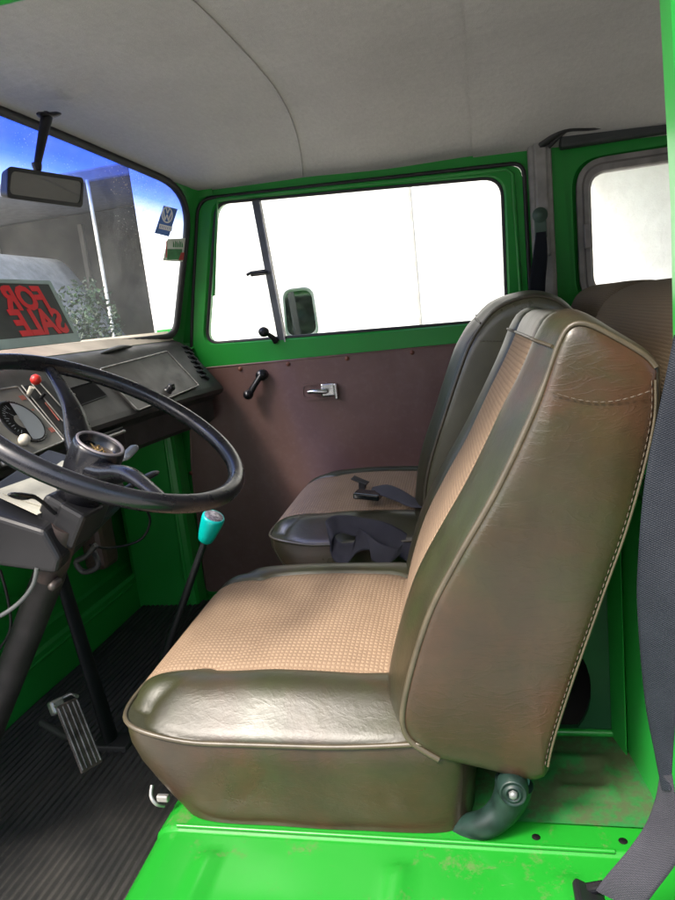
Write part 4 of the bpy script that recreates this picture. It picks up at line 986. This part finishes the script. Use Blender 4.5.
def backrest(yc, dx, root, front, topc, rear, bottom, wtop=.232, W0=.243, D=.020, shear=.045):
    nf, nt, nr, nb = 44, 18, 30, 10
    segs = []
    for P, n, tagn in ((front, nf, 'f'), (topc, nt, 't'), (rear, nr, 'r'), (bottom, nb, 'b')):
        c = catmull([Vector((p[0] + dx, 0, p[1])) for p in P], n)
        for k in range(n): segs.append((c[k], tagn, k / n))
    M = len(segs); cen = sum((s_[0] for s_ in segs), Vector()) / M
    nor = []
    for i in range(M):
        t = segs[(i + 1) % M][0] - segs[i - 1][0]; nn = Vector((-t.z, 0, t.x)).normalized()
        if nn.dot(segs[i][0] - cen) < 0: nn = -nn
        nor.append(nn)
    for _ in range(3): nor = [(nor[i - 1] + nor[i] * 2 + nor[(i + 1) % M]).normalized() for i in range(M)]
    wd = []
    for p, tg, u in segs:
        if tg == 'f': wd.append(D * lerp(.45, 1, sstep(0, .2, u)) * lerp(1, .62, sstep(.8, 1, u)))
        elif tg == 't': wd.append(lerp(D * .62, .016, u))
        elif tg == 'r': wd.append(.016)
        else: wd.append(.008)
    ts = sorted(set([round(math.sin(PI / 2 * (-1 + 2 * k / 40)), 5) for k in range(41)] + [-.50, .50, -.54, .54]))
    arc = [0]
    for i in range(1, M + 1): arc.append(arc[-1] + (segs[i % M][0] - segs[i - 1][0]).length)
    def hw(z): return lerp(W0, wtop, sstep(.80, 1.06, z))
    def P(i, t):
        i = int(i) % M; p, tg, u = segs[i]; q = abs(t)
        prof = (1 - q ** 4.5) ** .55
        d = wd[i] * prof
        fr = 1.0 if tg == 'f' else (max(0, 1 - u * 1.6) if tg == 't' else 0)
        d += fr * .010 * math.exp(-((q - .74) / .13) ** 2) * prof
        d -= fr * .006 * math.exp(-((q - .52) / .022) ** 2)
        y = yc + hw(p.z) * t
        w = noise.noise(Vector((p.x * 10, y * 10, p.z * 10))) * .0022
        return p + nor[i] * (d + w * (1 - q ** 4)) + Vector((-shear * hw(p.z) * (t + 1), y - p.y, 0))
    def fabr(i0, t0, i1, t1):
        i = int(i0) % M; tg, u = segs[i][1], segs[i][2]
        return abs((t0 + t1) / 2) < .52 and ((tg == 'f' and u > .04) )
    idx = list(range(M + 1)); uvf = lambda i, t: (arc[int(i)], yc + t * W0)
    m = MB(); m.grid(P, idx, ts, skip=fabr, uvf=uvf)
    bk = m.build('backrest', VINYL, root)
    m = MB(); m.grid(P, idx, ts, skip=lambda *a: not fabr(*a), uvf=uvf); m.build('fabric_insert', CLOTH, bk)
    m = MB(); m.tube([P(nf, t) + nor[nf] * .001 for t in ts if abs(t) < .985], .0022, 8); m.build('top_piping', PIPING, bk)
    # side panels
    for sg in (-1, 1):
        m = MB(); V = []; U = []
        fs = [1, .985, .95, .88, .75, .55, .3, .02]; bl = [0, .003, .006, .008, .010, .012, .012, .012]
        for f, b_ in zip(fs, bl):
            for i in range(M):
                p = segs[i][0]; q = cen.lerp(p, f); y = yc + sg * (hw(q.z) + b_ + noise.noise(Vector((q.x * 11, q.z * 9, sg))) * .0035 * (1 - f ** 6))
                V.append(Vector((q.x - shear * hw(q.z) * (sg + 1), y, q.z))); U.append((q.x, q.z))
        Fs = [[a * M + k, a * M + (k + 1) % M, (a + 1) * M + (k + 1) % M, (a + 1) * M + k] for a in range(len(fs) - 1) for k in range(M)]
        Fs.append([(len(fs) - 1) * M + k for k in range(M)])
        m.add(V, Fs, U); m.build('side_panel', VINYL_BROWN if yc < 1.2 else simple('dark_side_vinyl', (.062, .057, .032), .27, var=.35, scale=5, bump=.3, bscale=60, bdist=.0015), bk)
        # piping round the front and top
        pts = [segs[i][0] + nor[i] * .001 for i in range(0, nf + nt)]
        m = MB(); m.tube([Vector((p.x - shear * hw(p.z) * (sg + 1), yc + sg * (hw(p.z) + .001), p.z)) for p in pts], [.0042 if i_ < nf - 4 else .0030 for i_ in range(len(pts))], 8); m.build('piping', PIPING, bk)
        if sg == -1:
            m = MB()
            # stitched rear seam and stitched top seam of the side panel
            def dash_line(pl, stepl=.0085):
                Ls = [0]
                for i in range(1, len(pl)): Ls.append(Ls[-1] + (pl[i] - pl[i - 1]).length)
                d_ = 0
                while d_ < Ls[-1] - .005:
                    def at(x):
                        for i in range(1, len(pl)):
                            if Ls[i] >= x: return pl[i - 1].lerp(pl[i], (x - Ls[i - 1]) / max(1e-9, Ls[i] - Ls[i - 1]))
                        return pl[-1]
                    m.tube([at(d_), at(d_ + .0028), at(d_ + .0056)], [.0003, .0008, .0003], 5, caps=False); d_ += stepl
            rp = []
            for i in range(nf + nt, nf + nt + nr):
                q = cen.lerp(segs[i][0], .955); rp.append(Vector((q.x, yc - (hw(q.z) + .0065), q.z)))
            dash_line(rp)
            q0 = cen.lerp(segs[nf - 3][0], .95); q1 = cen.lerp(segs[nf + nt][0], .95); tp = []
            for k in range(20):
                q = q0.lerp(q1, k / 19) - Vector((0, 0, .012 * math.sin(PI * k / 19))) - Vector((0, 0, .008)); tp.append(Vector((q.x, yc - (hw(q.z) + .0135), q.z)))
            dash_line(tp, .0075)
            m.build('stitching', STITCH, bk)
            m = MB(); rr = [Vector((p.x, p.y + .002, p.z)) + Vector((.004, 0, 0)) for p in rp]; m.tube(rr, .0016, 6); m.build('seam', PIPING, bk)
    return bk

def seats():
    D = thing('car_seat', 'olive vinyl driver seat nearest the camera with check cloth insert and worn brown side', 'car seat', (-.28, 1.0, ZP), 'front cab seats')
    cushion(1.003, 0, D)
    front = [(-.088, .535), (-.124, .565), (-.123, .615), (-.086, .722), (-.045, .797), (.006, .879), (.052, .967), (.078, 1.030)]
    topc = [(.078, 1.030), (.090, 1.050), (.108, 1.052), (.140, 1.032), (.166, 1.012), (.176, .998)]
    rear = [(.176, .998), (.172, .946), (.145, .845), (.110, .744), (.074, .640), (.048, .558), (.038, .515)]
    bot = [(.038, .515), (.020, .510), (-.03, .522), (-.088, .535)]
    backrest(1.003, 0, D, front, topc, rear, bot)
    # recliner hinge
    y = .772
    m = MB(); hp = [at_y(440, 830, .80), at_y(482, 825, y), at_y(502, 811, y), at_y(511, 796, y), at_y(514, 782, y)]
    m.tube(catmull(hp, 20), [lerp(.0155, .024, k / 20) for k in range(21)], 16, flat=1.0); hg = m.build('recliner_hinge', simple('dark_green_casting', (.007, .018, .014), .36, var=.6, scale=35, spec=.35), D)
    c = at_y(513, 792, y - .024); m = MB(); m.lathe([(0, .005), (.007, .005), (.008, .007), (.0095, .007), (.0105, .004), (.0135, .004), (.0150, .006), (.0165, .004), (.019, -.004), (.019, -.018)], c, (0, -1, .1), 24); m.build('hinge_cover', simple('dark_green_casting', (.007, .018, .014), .4, var=.6, scale=35, spec=.35), hg)
    m = MB(); m.lathe([(0, .0105), (.0035, .0105), (.0055, .008), (.006, .004)], c, (0, -1, .1), 6); m.build('hinge_bolt', simple('bolt_steel', (.16, .17, .165), .4, metal=.5, scale=60), hg)
    m = MB(); e = at_y(527, 800, y); m.prism([at_y(522, 778, y), at_y(530, 778, y), at_y(528, 800, y), at_y(520, 812, y)], Vector((0, .03, 0))); m.build('hinge_plate', simple('chipped_green', (.05, .16, .11), .5, var=.6, scale=40), hg)
    for px, py in [(505, 832), (498, 778)]:
        pass
    # chipped wire latch under the front corner
    m = MB(); m.tube(catmull([at_y(152, 785, .790), at_y(151, 796, .782), at_y(156, 804, .780), at_y(164, 806, .79)], 10), .0026, 6); m.box(at_y(163, 798, .785), (.018, .008, .010), bevel=.002); m.build('release_latch', STEEL, D)
    Pz = thing('car_seat', 'olive vinyl passenger seat by the far door with a seat belt lying on it', 'car seat', (-.32, 1.79, ZP), 'front cab seats')
    cushion(1.782, -.022, Pz)
    front = [(-.10, .535), (-.134, .575), (-.128, .65), (-.112, .722), (-.072, .828), (-.007, .981), (.030, 1.036)]
    topc = [(.030, 1.036), (.060, 1.064), (.100, 1.080), (.147, 1.084), (.190, 1.068), (.222, 1.035)]
    rear = [(.222, 1.035), (.228, .99), (.20, .85), (.15, .70), (.10, .60), (.06, .53)]
    bot = [(.06, .53), (.03, .515), (-.03, .52), (-.10, .535)]
    backrest(1.79, -.028, Pz, front, topc, rear, bot, wtop=.238, D=.024, shear=.0)
seats()

def rear_bench():
    T = thing('rear_bench', 'brown cloth rear bench seat with a rolled top behind the front seats', 'bench seat', (.5, 1.4, .15))
    for (y0, y1, zc, r, xc) in [(1.56, 2.12, 1.040, .055, .33), (.80, 1.545, 1.010, .078, .335)]:
        m = MB(); n = 24; ys = [y0, y0 + .006, y0 + .02, y0 + .05, lerp(y0, y1, .3), lerp(y0, y1, .5), lerp(y0, y1, .7), y1 - .05, y1 - .02, y1 - .006, y1]
        rs = [.70, .86, .96, 1.0, 1.01, 1.015, 1.01, 1.0, .96, .86, .70]
        prof = [(-r * 1.3, -r * 1.25), (-r * 1.6, -r * .8), (-r * 1.5, -r * .1), (-r * 1.1, r * .65), (-r * .3, r), (r * .8, r * .95), (r * 1.7, r * .5), (r * 2.0, -r * .3), (r * 1.9, -r * 1.25)]
        pr = catmull([Vector((a, 0, b)) for a, b in prof], 30)
        V = []; U = []
        for y, k in zip(ys, rs):
            L = 0
            for j, q in enumerate(pr):
                if j: L += (q - pr[j - 1]).length
                V.append(Vector((xc + q.x * k, y, zc + (q.z + .2) * (k * .3 + .7) - .2 + noise.noise(Vector((y * 6, q.z * 8, 1))) * .004))); U.append((L, y))
        nn = len(pr); Fs = [[i * nn + j, i * nn + j + 1, (i + 1) * nn + j + 1, (i + 1) * nn + j] for i in range(len(ys) - 1) for j in range(nn - 1)]
        m.add(V, Fs, U); m.add(V[:nn], [list(range(nn))], U[:nn], False); m.add(V[-nn:], [list(range(nn))], U[-nn:], False); m.build('backrest', BENCH, T)
    m = MB(); m.box((.62, 1.4, .42), (.5, 1.3, .14), bevel=.03, seg=3); m.build('seat_base', BENCH, T)
rear_bench()

# ------------------------------------------------------------------ straps
def strap(m, pts, widths, th=.0014, n=40):
    """pts: centre line, widths: half-width vectors at the same stations"""
    C_ = catmull(pts, n); Wd = catmull(widths, n); V = []; U = []; L = 0; js = [-1, -.8, -.4, 0, .4, .8, 1]
    for i in range(n + 1):
        if i: L += (C_[i] - C_[i - 1]).length
        t = (C_[min(n, i + 1)] - C_[max(0, i - 1)]).normalized(); nn = t.cross(Wd[i]).normalized()
        for sgn in (1, -1):
            for j in js: V.append(C_[i] + Wd[i] * j + nn * th * sgn * (1 if abs(j) < 1 else .3)); U.append((L, j * Wd[i].length))
    k = len(js); w = 2 * k; Fs = []
    for i in range(n):
        a = i * w; b = (i + 1) * w
        for j in range(k - 1):
            Fs.append([a + j, a + j + 1, b + j + 1, b + j]); Fs.append([a + k + j, b + k + j, b + k + j + 1, a + k + j + 1])
        Fs.append([a, b, b + k, a + k]); Fs.append([a + k - 1, a + w - 1, b + w - 1, b + k - 1])
    m.add(V, Fs, U); m.add(V[:w], [[*range(k), *range(w - 1, k - 1, -1)]], U[:w], False); m.add(V[-w:], [[*range(k), *range(w - 1, k - 1, -1)]], U[-w:], False)

def belts():
    T = thing('seat_belt', 'dark navy seat belt hanging beside the near door pillar at the right edge', 'seat belt', (.16, .62, .42), 'seat belts in the cab')
    y = .605
    L = [(674, 335), (664, 385), (645, 480), (637.5, 570), (638, 620), (645, 700), (655, 755), (662, 790)]
    R = [(722, 335), (712, 385), (697, 480), (686, 570), (681, 620), (677, 700), (673, 752), (671, 790)]
    P = []; Wd = []
    for i, (l, r) in enumerate(zip(L, R)):
        a = at_y(*l, y - .008 * math.sin(i)); b = at_y(*r, .590 + .006 * math.sin(i * 1.3)); P.append((a + b) / 2); Wd.append((b - a) / 2)
    m = MB(); strap(m, P, Wd, n=70); m.build('webbing', WEB_NAVY, T)
    a = [(660, 775), (655, 800), (645, 825), (628, 850), (606, 876), (596, 890)]; b = [(672, 775), (676, 800), (682, 835), (678, 860), (655, 892), (640, 912)]
    P = []; Wd = []
    for i, (l, r) in enumerate(zip(a, b)):
        yy = lerp(.605, .625, i / 5); q = at_y(*l, yy); w = at_y(*r, yy - .015); P.append((q + w) / 2); Wd.append((w - q) / 2)
    m = MB(); strap(m, P, Wd, n=40); m.build('webbing', WEB_GREY, T)
    c = at_y(598, 897, .63); m = MB(); m.box(c + Vector((-.008, 0, -.004)), (.034, .034, .010), Matrix.Rotation(.5, 3, 'Y'), bevel=.004); m.build('buckle', BLACK, T)
    m = MB(); m.box(at_y(594, 888, .64), (.024, .012, .008), Matrix.Rotation(-.3, 3, 'Y'), bevel=.003); m.build('buckle_lip', BLACK_GLOSS, T)
    # far pillar belt
    T = thing('seat_belt', 'dark seat belt hanging from its bracket on the grey far door pillar', 'seat belt', (.18, 2.14, 1.0), 'seat belts in the cab')
    a = at_y(540, 215, 2.15); m = MB(); m.lathe([(0, .008), (.010, .008), (.011, .004), (.021, .003), (.022, 0)], a, (0, -1, 0), 20); m.box(a + Vector((0, .004, -.03)), (.034, .006, .07), bevel=.003); m.build('anchor_bracket', simple('anchor_green', (.05, .09, .065), .5), T)
    m = MB(); p0 = at_y(541, 232, 2.135); p1 = at_y(540, 258, 2.125); p2 = at_y(537, 300, 2.11)
    strap(m, [p0, p1, p2, p2 + Vector((-.01, -.01, -.3))], [Vector((.014, 0, 0)), Vector((.021, .004, 0)), Vector((.023, .003, 0)), Vector((.023, 0, 0))]); m.build('webbing', WEB_NAVY, T)
    # belt on the passenger cushion
    T = thing('seat_belt', 'black plastic buckle tongue on dark webbing lying across the passenger seat cloth', 'seat belt', (-.35, 1.80, .61), 'seat belts in the cab')
    zc = .621
    def on(px, py, z=zc): return at_z(px, py, z)
    pts = [on(372, 489, .640), on(384, 490, .646), on(398, 495, .640), on(416, 504, .628), on(436, 508, .622), on(460, 512, .62)]
    wv = [(.0, .020), (.004, .021), (.004, .021), (.008, .021), (.008, .021), (.008, .021)]
    m = MB(); strap(m, pts, [Vector((a_, b_, .010 * math.sin(i))) for i, (a_, b_) in enumerate(wv)]); m.build('webbing', WEB_GREY, T)
    c = on(368, 495, .636); m = MB(); R_ = Matrix.Rotation(-.12, 3, 'Z') @ Matrix.Rotation(.12, 3, 'Y')
    m.box(c, (.068, .044, .016), R_, bevel=.004, seg=3); m.build('buckle', simple('buckle_black', (.006, .008, .008), .12, bump=.02, coat=.5), T)
    c2 = on(361, 482, .648); m = MB(); m.box(c2 + Vector((-.002, 0, .004)), (.045, .03, .005), R_ @ Matrix.Rotation(.3, 3, 'Y'), bevel=.0015); m.box(c2 + Vector((.004, -.006, -.008)), (.018, .014, .02), R_, bevel=.002); m.build('tongue', BLACK, T)
    # second loop of belt between the seats
    T = thing('seat_belt', 'crumpled violet grey webbing draped over the near edge of the passenger seat', 'seat belt', (-.30, 1.52, .55), 'seat belts in the cab')
    m = MB()
    c = [at_y(330, 541, 1.50), at_y(329, 530, 1.50), at_y(340, 524, 1.53), at_y(362, 528, 1.535), at_y(385, 535, 1.535), at_y(408, 548, 1.53), at_y(432, 562, 1.53), at_y(455, 574, 1.53)]
    w_ = [Vector((-.004, .012, .024)), Vector((-.010, .018, .018)), Vector((-.006, .022, .016)), Vector((.004, .022, .018)), Vector((.008, .020, .022)), Vector((.008, .020, .022)), Vector((.006, .020, .022)), Vector((.006, .020, .020))]
    strap(m, c, w_, n=80); m.build('webbing', WEB_GREY, T)
    m = MB(); c = [at_y(331, 540, 1.50), at_y(337, 552, 1.485), at_y(350, 553, 1.480), at_y(357, 541, 1.495), at_y(366, 540, 1.50), at_y(376, 552, 1.485), at_y(392, 556, 1.482), at_y(402, 548, 1.50)]
    w_ = [Vector((.004, .006, .024)), Vector((.008, .0, .024)), Vector((.010, .010, .024)), Vector((.0, .014, .024)), Vector((-.008, .012, .022)), Vector((.010, .004, .020)), Vector((.010, .008, .016)), Vector((.004, .008, .012))]
    strap(m, c, w_, n=80); m.build('webbing', WEB_GREY, T)
belts()

# ------------------------------------------------------------------ mirrors
def mirrors():
    T = thing('rear_view_mirror', 'black framed interior mirror hanging from the roof in front of the windscreen', 'mirror', at_x(60, 112, -.90))
    x = -.86
    q = [at_x(7, 166, x), at_x(83, 178, x), at_x(82, 208, x), at_x(6, 198, x)]
    c = sum(q, Vector()) / 4; u = (q[1] - q[0] + q[2] - q[3]).normalized(); w = (q[0] - q[3] + q[1] - q[2]); w = (w - u * w.dot(u)).normalized(); nn = u.cross(w)
    if nn.x < 0: nn = -nn
    def poly(g): return [c + u * a + w * b for a, b in rpoly([((p - c).dot(u) * (1 + g * 6), (p - c).dot(w) * (1 + g * 22)) for p in q], .014, 6)]
    m = MB(); A = poly(0); B = poly(-.012); n = len(A)
    back = [p - nn * .016 for p in poly(-.006)]
    m.add(A + back, [[i, (i + 1) % n, n + (i + 1) % n, n + i] for i in range(n)] + [list(range(n, 2 * n))], smooth=False)
    A2 = [p + nn * .002 for p in A]; m.add(A + A2, [[i, (i + 1) % n, n + (i + 1) % n, n + i] for i in range(n)], smooth=False)
    m.add(A2 + [p + nn * .002 for p in B], [[i, (i + 1) % n, n + (i + 1) % n, n + i] for i in range(n)], smooth=False)
    m.build('mirror_case', BLACK, T)
    m = MB(); m.add([p + nn * .0012 for p in B], [list(range(n))], smooth=False); m.build('mirror_glass', MIRROR, T)
    a = at_x(37, 166, x - .012); b = at_x(43, 135, x - .02); d = at_x(47, 116, x - .03); r = at_x(56, 110, x - .02)
    m = MB(); m.tube(catmull([a, b, d], 12), [.007, .0075, .008, .0085, .009, .0095, .010, .0105, .011, .0115, .012, .012, .012], 12)
    m.lathe([(0, .004), (.008, .012), (.010, .02), (.010, .026)], a - Vector((0, 0, .02)), (0, 0, 1), 12)
    m.build('stalk', BLACK, T)
    m = MB(); m.tube(catmull([d + Vector((0, -.03, -.002)), d, d + Vector((.0, .03, .010)), d + Vector((0, .05, .016))], 10), [.006, .010, .013, .014, .014, .014, .013, .012, .010, .008, .004], 12, flat=.5); m.build('mount', BLACK, T)
    # outside mirror
    c = at_y(300, 313, 2.47)
    T = thing('door_mirror', 'rounded silver door mirror outside the passenger window', 'mirror', c - Vector((0, 0, .15)))
    w2, h2 = .062, .090
    nn = Vector((.16, -1, .05)).normalized(); u = Vector((1, .16, 0)).normalized(); v = nn.cross(u); v = -v if v.z < 0 else v
    o2 = rpoly([(-w2, -h2), (w2, -h2), (w2 * .9, h2), (-w2 * .9, h2)], .038, 8)
    A = [c + u * a + v * b for a, b in o2]; n = len(A); m = MB()
    rows = [(1.0, .004), (1.03, -.004), (1.0, -.02), (.8, -.04), (.4, -.05), (.02, -.052)]
    V = [c + (p - c) * k + nn * d_ for k, d_ in rows for p in A]
    m.add(V, [[i * n + k, i * n + (k + 1) % n, (i + 1) * n + (k + 1) % n, (i + 1) * n + k] for i in range(len(rows) - 1) for k in range(n)])
    V = [c + (p - c) * k + nn * d_ for k, d_ in ((1.0, .004), (.89, .005), (.88, .001)) for p in A]
    m.add(V, [[i * n + k, i * n + (k + 1) % n, (i + 1) * n + (k + 1) % n, (i + 1) * n + k] for i in range(2) for k in range(n)])
    m.build('mirror_case', simple('pale_mirror_case', (.60, .62, .61), .4), T)
    m = MB(); m.add([c + (p - c) * .89 + nn * .0015 for p in A], [list(range(n))], smooth=False); m.build('mirror_glass', NT('door_mirror_silver').surf(color=(.55, .58, .56), rough=.04, metal=1.0), T)
    m = MB(); m.tube([c - v * h2 - nn * .02, c - v * (h2 + .08) - nn * .02 + Vector((0, -.05, 0)), Vector((c.x - .04, 2.27, c.z - .22))], .008, 8); m.build('mirror_arm', STEEL, T)
mirrors()

# ------------------------------------------------------------------ sign and stickers
def text_mesh(s, size, depth, bold=.0, font_align='LEFT'):
    cu = bpy.data.curves.new('txt', 'FONT'); cu.body = s; cu.size = size; cu.extrude = depth; cu.offset = bold; cu.align_x = font_align; cu.resolution_u = 3
    o = bpy.data.objects.new('txt', cu); COL.objects.link(o); dg = bpy.context.evaluated_depsgraph_get(); me = bpy.data.meshes.new_from_object(o.evaluated_get(dg)); bpy.data.objects.remove(o); return me
def sign():
    d = .022
    TR, BR = at_y(50, 281, 1.60), at_y(81, 341, 1.60)
    up = (TR - BR).normalized()
    right_out = Vector((0, -1, -.03)).normalized()     # reads this way from outside
    right_out = (right_out - up * right_out.dot(up)).normalized(); nn = right_out.cross(up)        # towards the road
    H_ = (TR - BR).length * 1.0; Wd = .44
    T = thing('for_sale_sign', 'red lettered FOR SALE sign with a pale border propped inside the windscreen', 'sign', BR)
    # square top corner over the bottom corner: lean the outline like the photo shows
    M = Matrix((right_out, up, nn)).transposed().to_4x4(); M.translation = BR
    def W(a, b, c=0): return BR + right_out * a + up * b + nn * c
    m = MB(); m.prism([W(0, 0), W(Wd, 0), W(Wd, H_), W(0, H_)], nn * .002); m.build('board', simple('sign_board', (.050, .058, .056), .5, var=.3), T)
    m = MB(); bw = .014; mt = simple('sign_border', (.40, .52, .49), .5, var=.15)
    for a0, a1, b0, b1 in [(0, Wd, 0, bw * 1.6), (0, Wd, H_ - bw * .7, H_), (0, bw, bw * 1.6, H_ - bw * .7), (Wd - bw, Wd, bw * 1.6, H_ - bw * .7)]:
        m.prism([W(a0, b0, -.0012), W(a1, b0, -.0012), W(a1, b1, -.0012), W(a0, b1, -.0012)], nn * .0044)
    m.build('border', mt, T)
    for txt, hgt, b0, a0 in (('FOR', .060, H_ * .55, .052), ('SALE', .064, H_ * .17, .026)):
        me = text_mesh(txt, hgt * 1.38, .0022, .0032)
        sh = Matrix.Identity(4); sh[0][1] = .10; me.transform(sh)
        me.transform(Matrix.Translation((a0, b0, .001))); me.transform(M)
        me.materials.clear(); o = link('lettering', me, simple('sign_red', (.92, .02, .03), .5, var=.1), T)
def stickers():
    blue = simple('sticker_blue', (.03, .12, .42), .4, var=.1); white = simple('sticker_white', (.80, .80, .80), .4, var=.05)
    def frame(q, d):
        P = [at_ws(*p, d) for p in q]; c = sum(P, Vector()) / 4; u = ((P[1] - P[0]) + (P[2] - P[3])).normalized(); w = ((P[0] - P[3]) + (P[1] - P[2])); w = (w - u * w.dot(u)).normalized()
        return c, u, w, [((p - c).dot(u), (p - c).dot(w)) for p in P], (P[0] - P[3]).length, (P[1] - P[0]).length
    c, u, w, q, Hh, Ww = frame([(160.5, 206), (174.5, 209.5), (165.8, 237), (151.5, 233.5)], .010)
    nn = u.cross(w); nn = nn if nn.x > 0 else -nn
    def G(a, b, h=0): return c + u * a + w * b + nn * h
    T = thing('window_sticker', 'tilted blue and white emblem sticker in the far corner of the windscreen', 'sticker', c, 'stickers on the windscreen')
    m = MB(); m.prism([G(*p) for p in q], nn * .0008); m.build('backing', blue, T)
    r = Ww * .36; cc = (0.0, Hh * .21); m = MB()
    m.tube([G(cc[0] + r * math.cos(t), cc[1] + r * math.sin(t), .0012) for t in [2 * PI * k / 32 for k in range(32)]], r * .11, 6, closed=True, flat=1)
    def bar(pts): m.tube([G(cc[0] + a * r, cc[1] + b * r, .0012) for a, b in pts], r * .10, 6)
    bar([(-.34, .90), (0, .18)]); bar([(0, .18), (.34, .90)]); bar([(-.80, .52), (-.36, -.74)]); bar([(-.36, -.74), (0, .02)]); bar([(0, .02), (.36, -.74)]); bar([(.36, -.74), (.80, .52)])
    m.build('emblem', white, T)
    m = MB(); m.prism([G(-Ww * .46, -Hh * .30, .0008), G(Ww * .46, -Hh * .30, .0008), G(Ww * .46, -Hh * .14, .0008), G(-Ww * .46, -Hh * .14, .0008)], nn * .0006); m.build('text_band', white, T)
    m = MB()
    for k in range(7):
        a = -Ww * .40 + k * Ww * .125; m.prism([G(a, -Hh * .27, .0014), G(a + Ww * .03, -Hh * .27, .0014), G(a + Ww * .06, -Hh * .17, .0014), G(a + Ww * .03, -Hh * .17, .0014)], nn * .0004)
    m.build('small_print', blue, T)
    c, u, w, q, Hh, Ww = frame([(164.5, 239.5), (184.0, 238.5), (179.5, 262), (160.0, 261)], .010)
    nn = u.cross(w); nn = nn if nn.x > 0 else -nn
    T = thing('window_sticker', 'small green white and red sticker below the blue one on the windscreen', 'sticker', c, 'stickers on the windscreen')
    m = MB(); m.prism([G(*p) for p in q], nn * .0006); m.build('backing', simple('sticker_cream', (.62, .66, .58), .5), T)
    g = simple('sticker_green', (.03, .20, .06), .5, var=.3, scale=60)
    m = MB(); m.prism([G(-Ww * .40, -Hh * .44, .0006), G(Ww * .36, -Hh * .44, .0006), G(Ww * .36, Hh * .04, .0006), G(-Ww * .40, Hh * .04, .0006)], nn * .0005)
    for k in range(5):
        a = -Ww * .12 + k * Ww * .11; m.prism([G(a, Hh * .12, .0006), G(a + Ww * .07, Hh * .12, .0006), G(a + Ww * .07, Hh * (.25 + .1 * (k % 2)), .0006), G(a, Hh * .42, .0006)], nn * .0005)
    m.build('green_print', g, T)
    m = MB(); m.prism([G(Ww * .18, -Hh * .47, .0012), G(Ww * .47, -Hh * .47, .0012), G(Ww * .47, -Hh * .12, .0012), G(Ww * .30, -Hh * .12, .0012)], nn * .0004); m.build('red_print', REDM, T)
    m = MB(); m.prism([G(-Ww * .47, -Hh * .35, .0008), G(-Ww * .42, -Hh * .35, .0008), G(-Ww * .42, Hh * .40, .0008), G(-Ww * .47, Hh * .40, .0008)], nn * .0004); m.build('red_edge', REDM, T)
sign(); stickers()

# ------------------------------------------------------------------ light, camera
EL, AZM = math.radians(52), math.radians(215)
W = bpy.data.worlds.new('World'); S.world = W; W.use_nodes = True
nt = W.node_tree; bg = nt.nodes['Background']; sky = nt.nodes.new('ShaderNodeTexSky'); sky.sky_type = 'NISHITA'; sky.sun_disc = False
sky.sun_elevation = EL; sky.sun_rotation = AZM; sky.dust_density = 4.0; sky.air_density = 1.0; sky.ozone_density = .5
nt.links.new(sky.outputs[0], bg.inputs[0]); bg.inputs[1].default_value = .15
# sun direction: compass rotation measured from +Y towards +X
sd = Vector((math.sin(AZM) * math.cos(EL), math.cos(AZM) * math.cos(EL), math.sin(EL)))
sl = bpy.data.lights.new('sun', 'SUN'); sl.energy = 1.5; sl.angle = math.radians(12); sl.color = (1, .95, .88)
so = bpy.data.objects.new('sun', sl); COL.objects.link(so); so.rotation_euler = (-sd).to_track_quat('-Z', 'Y').to_euler(); so.location = (0, 0, 8)

cd = bpy.data.cameras.new('camera'); co = bpy.data.objects.new('camera', cd); COL.objects.link(co)
right = Vector((AX[0], AY[0], AZ[0])); up = Vector((AX[1], AY[1], AZ[1])); fwd = Vector((AX[2], AY[2], AZ[2]))
right.normalize(); fwd.normalize(); up = right.cross(fwd).normalized()
M = Matrix((right, up, -fwd)).transposed().to_4x4(); M.translation = CAM; co.matrix_world = M
cd.sensor_fit = 'VERTICAL'; cd.sensor_height = 36; cd.lens = 36 * F / 900; cd.clip_start = .02; cd.clip_end = 300
S.camera = co
S.render.engine = 'CYCLES'
S.view_settings.view_transform = 'Standard'; S.view_settings.look = 'None'; S.view_settings.exposure = 2.05; S.view_settings.gamma = 1
S.cycles.max_bounces = 12; S.cycles.diffuse_bounces = 6; S.cycles.transparent_max_bounces = 16
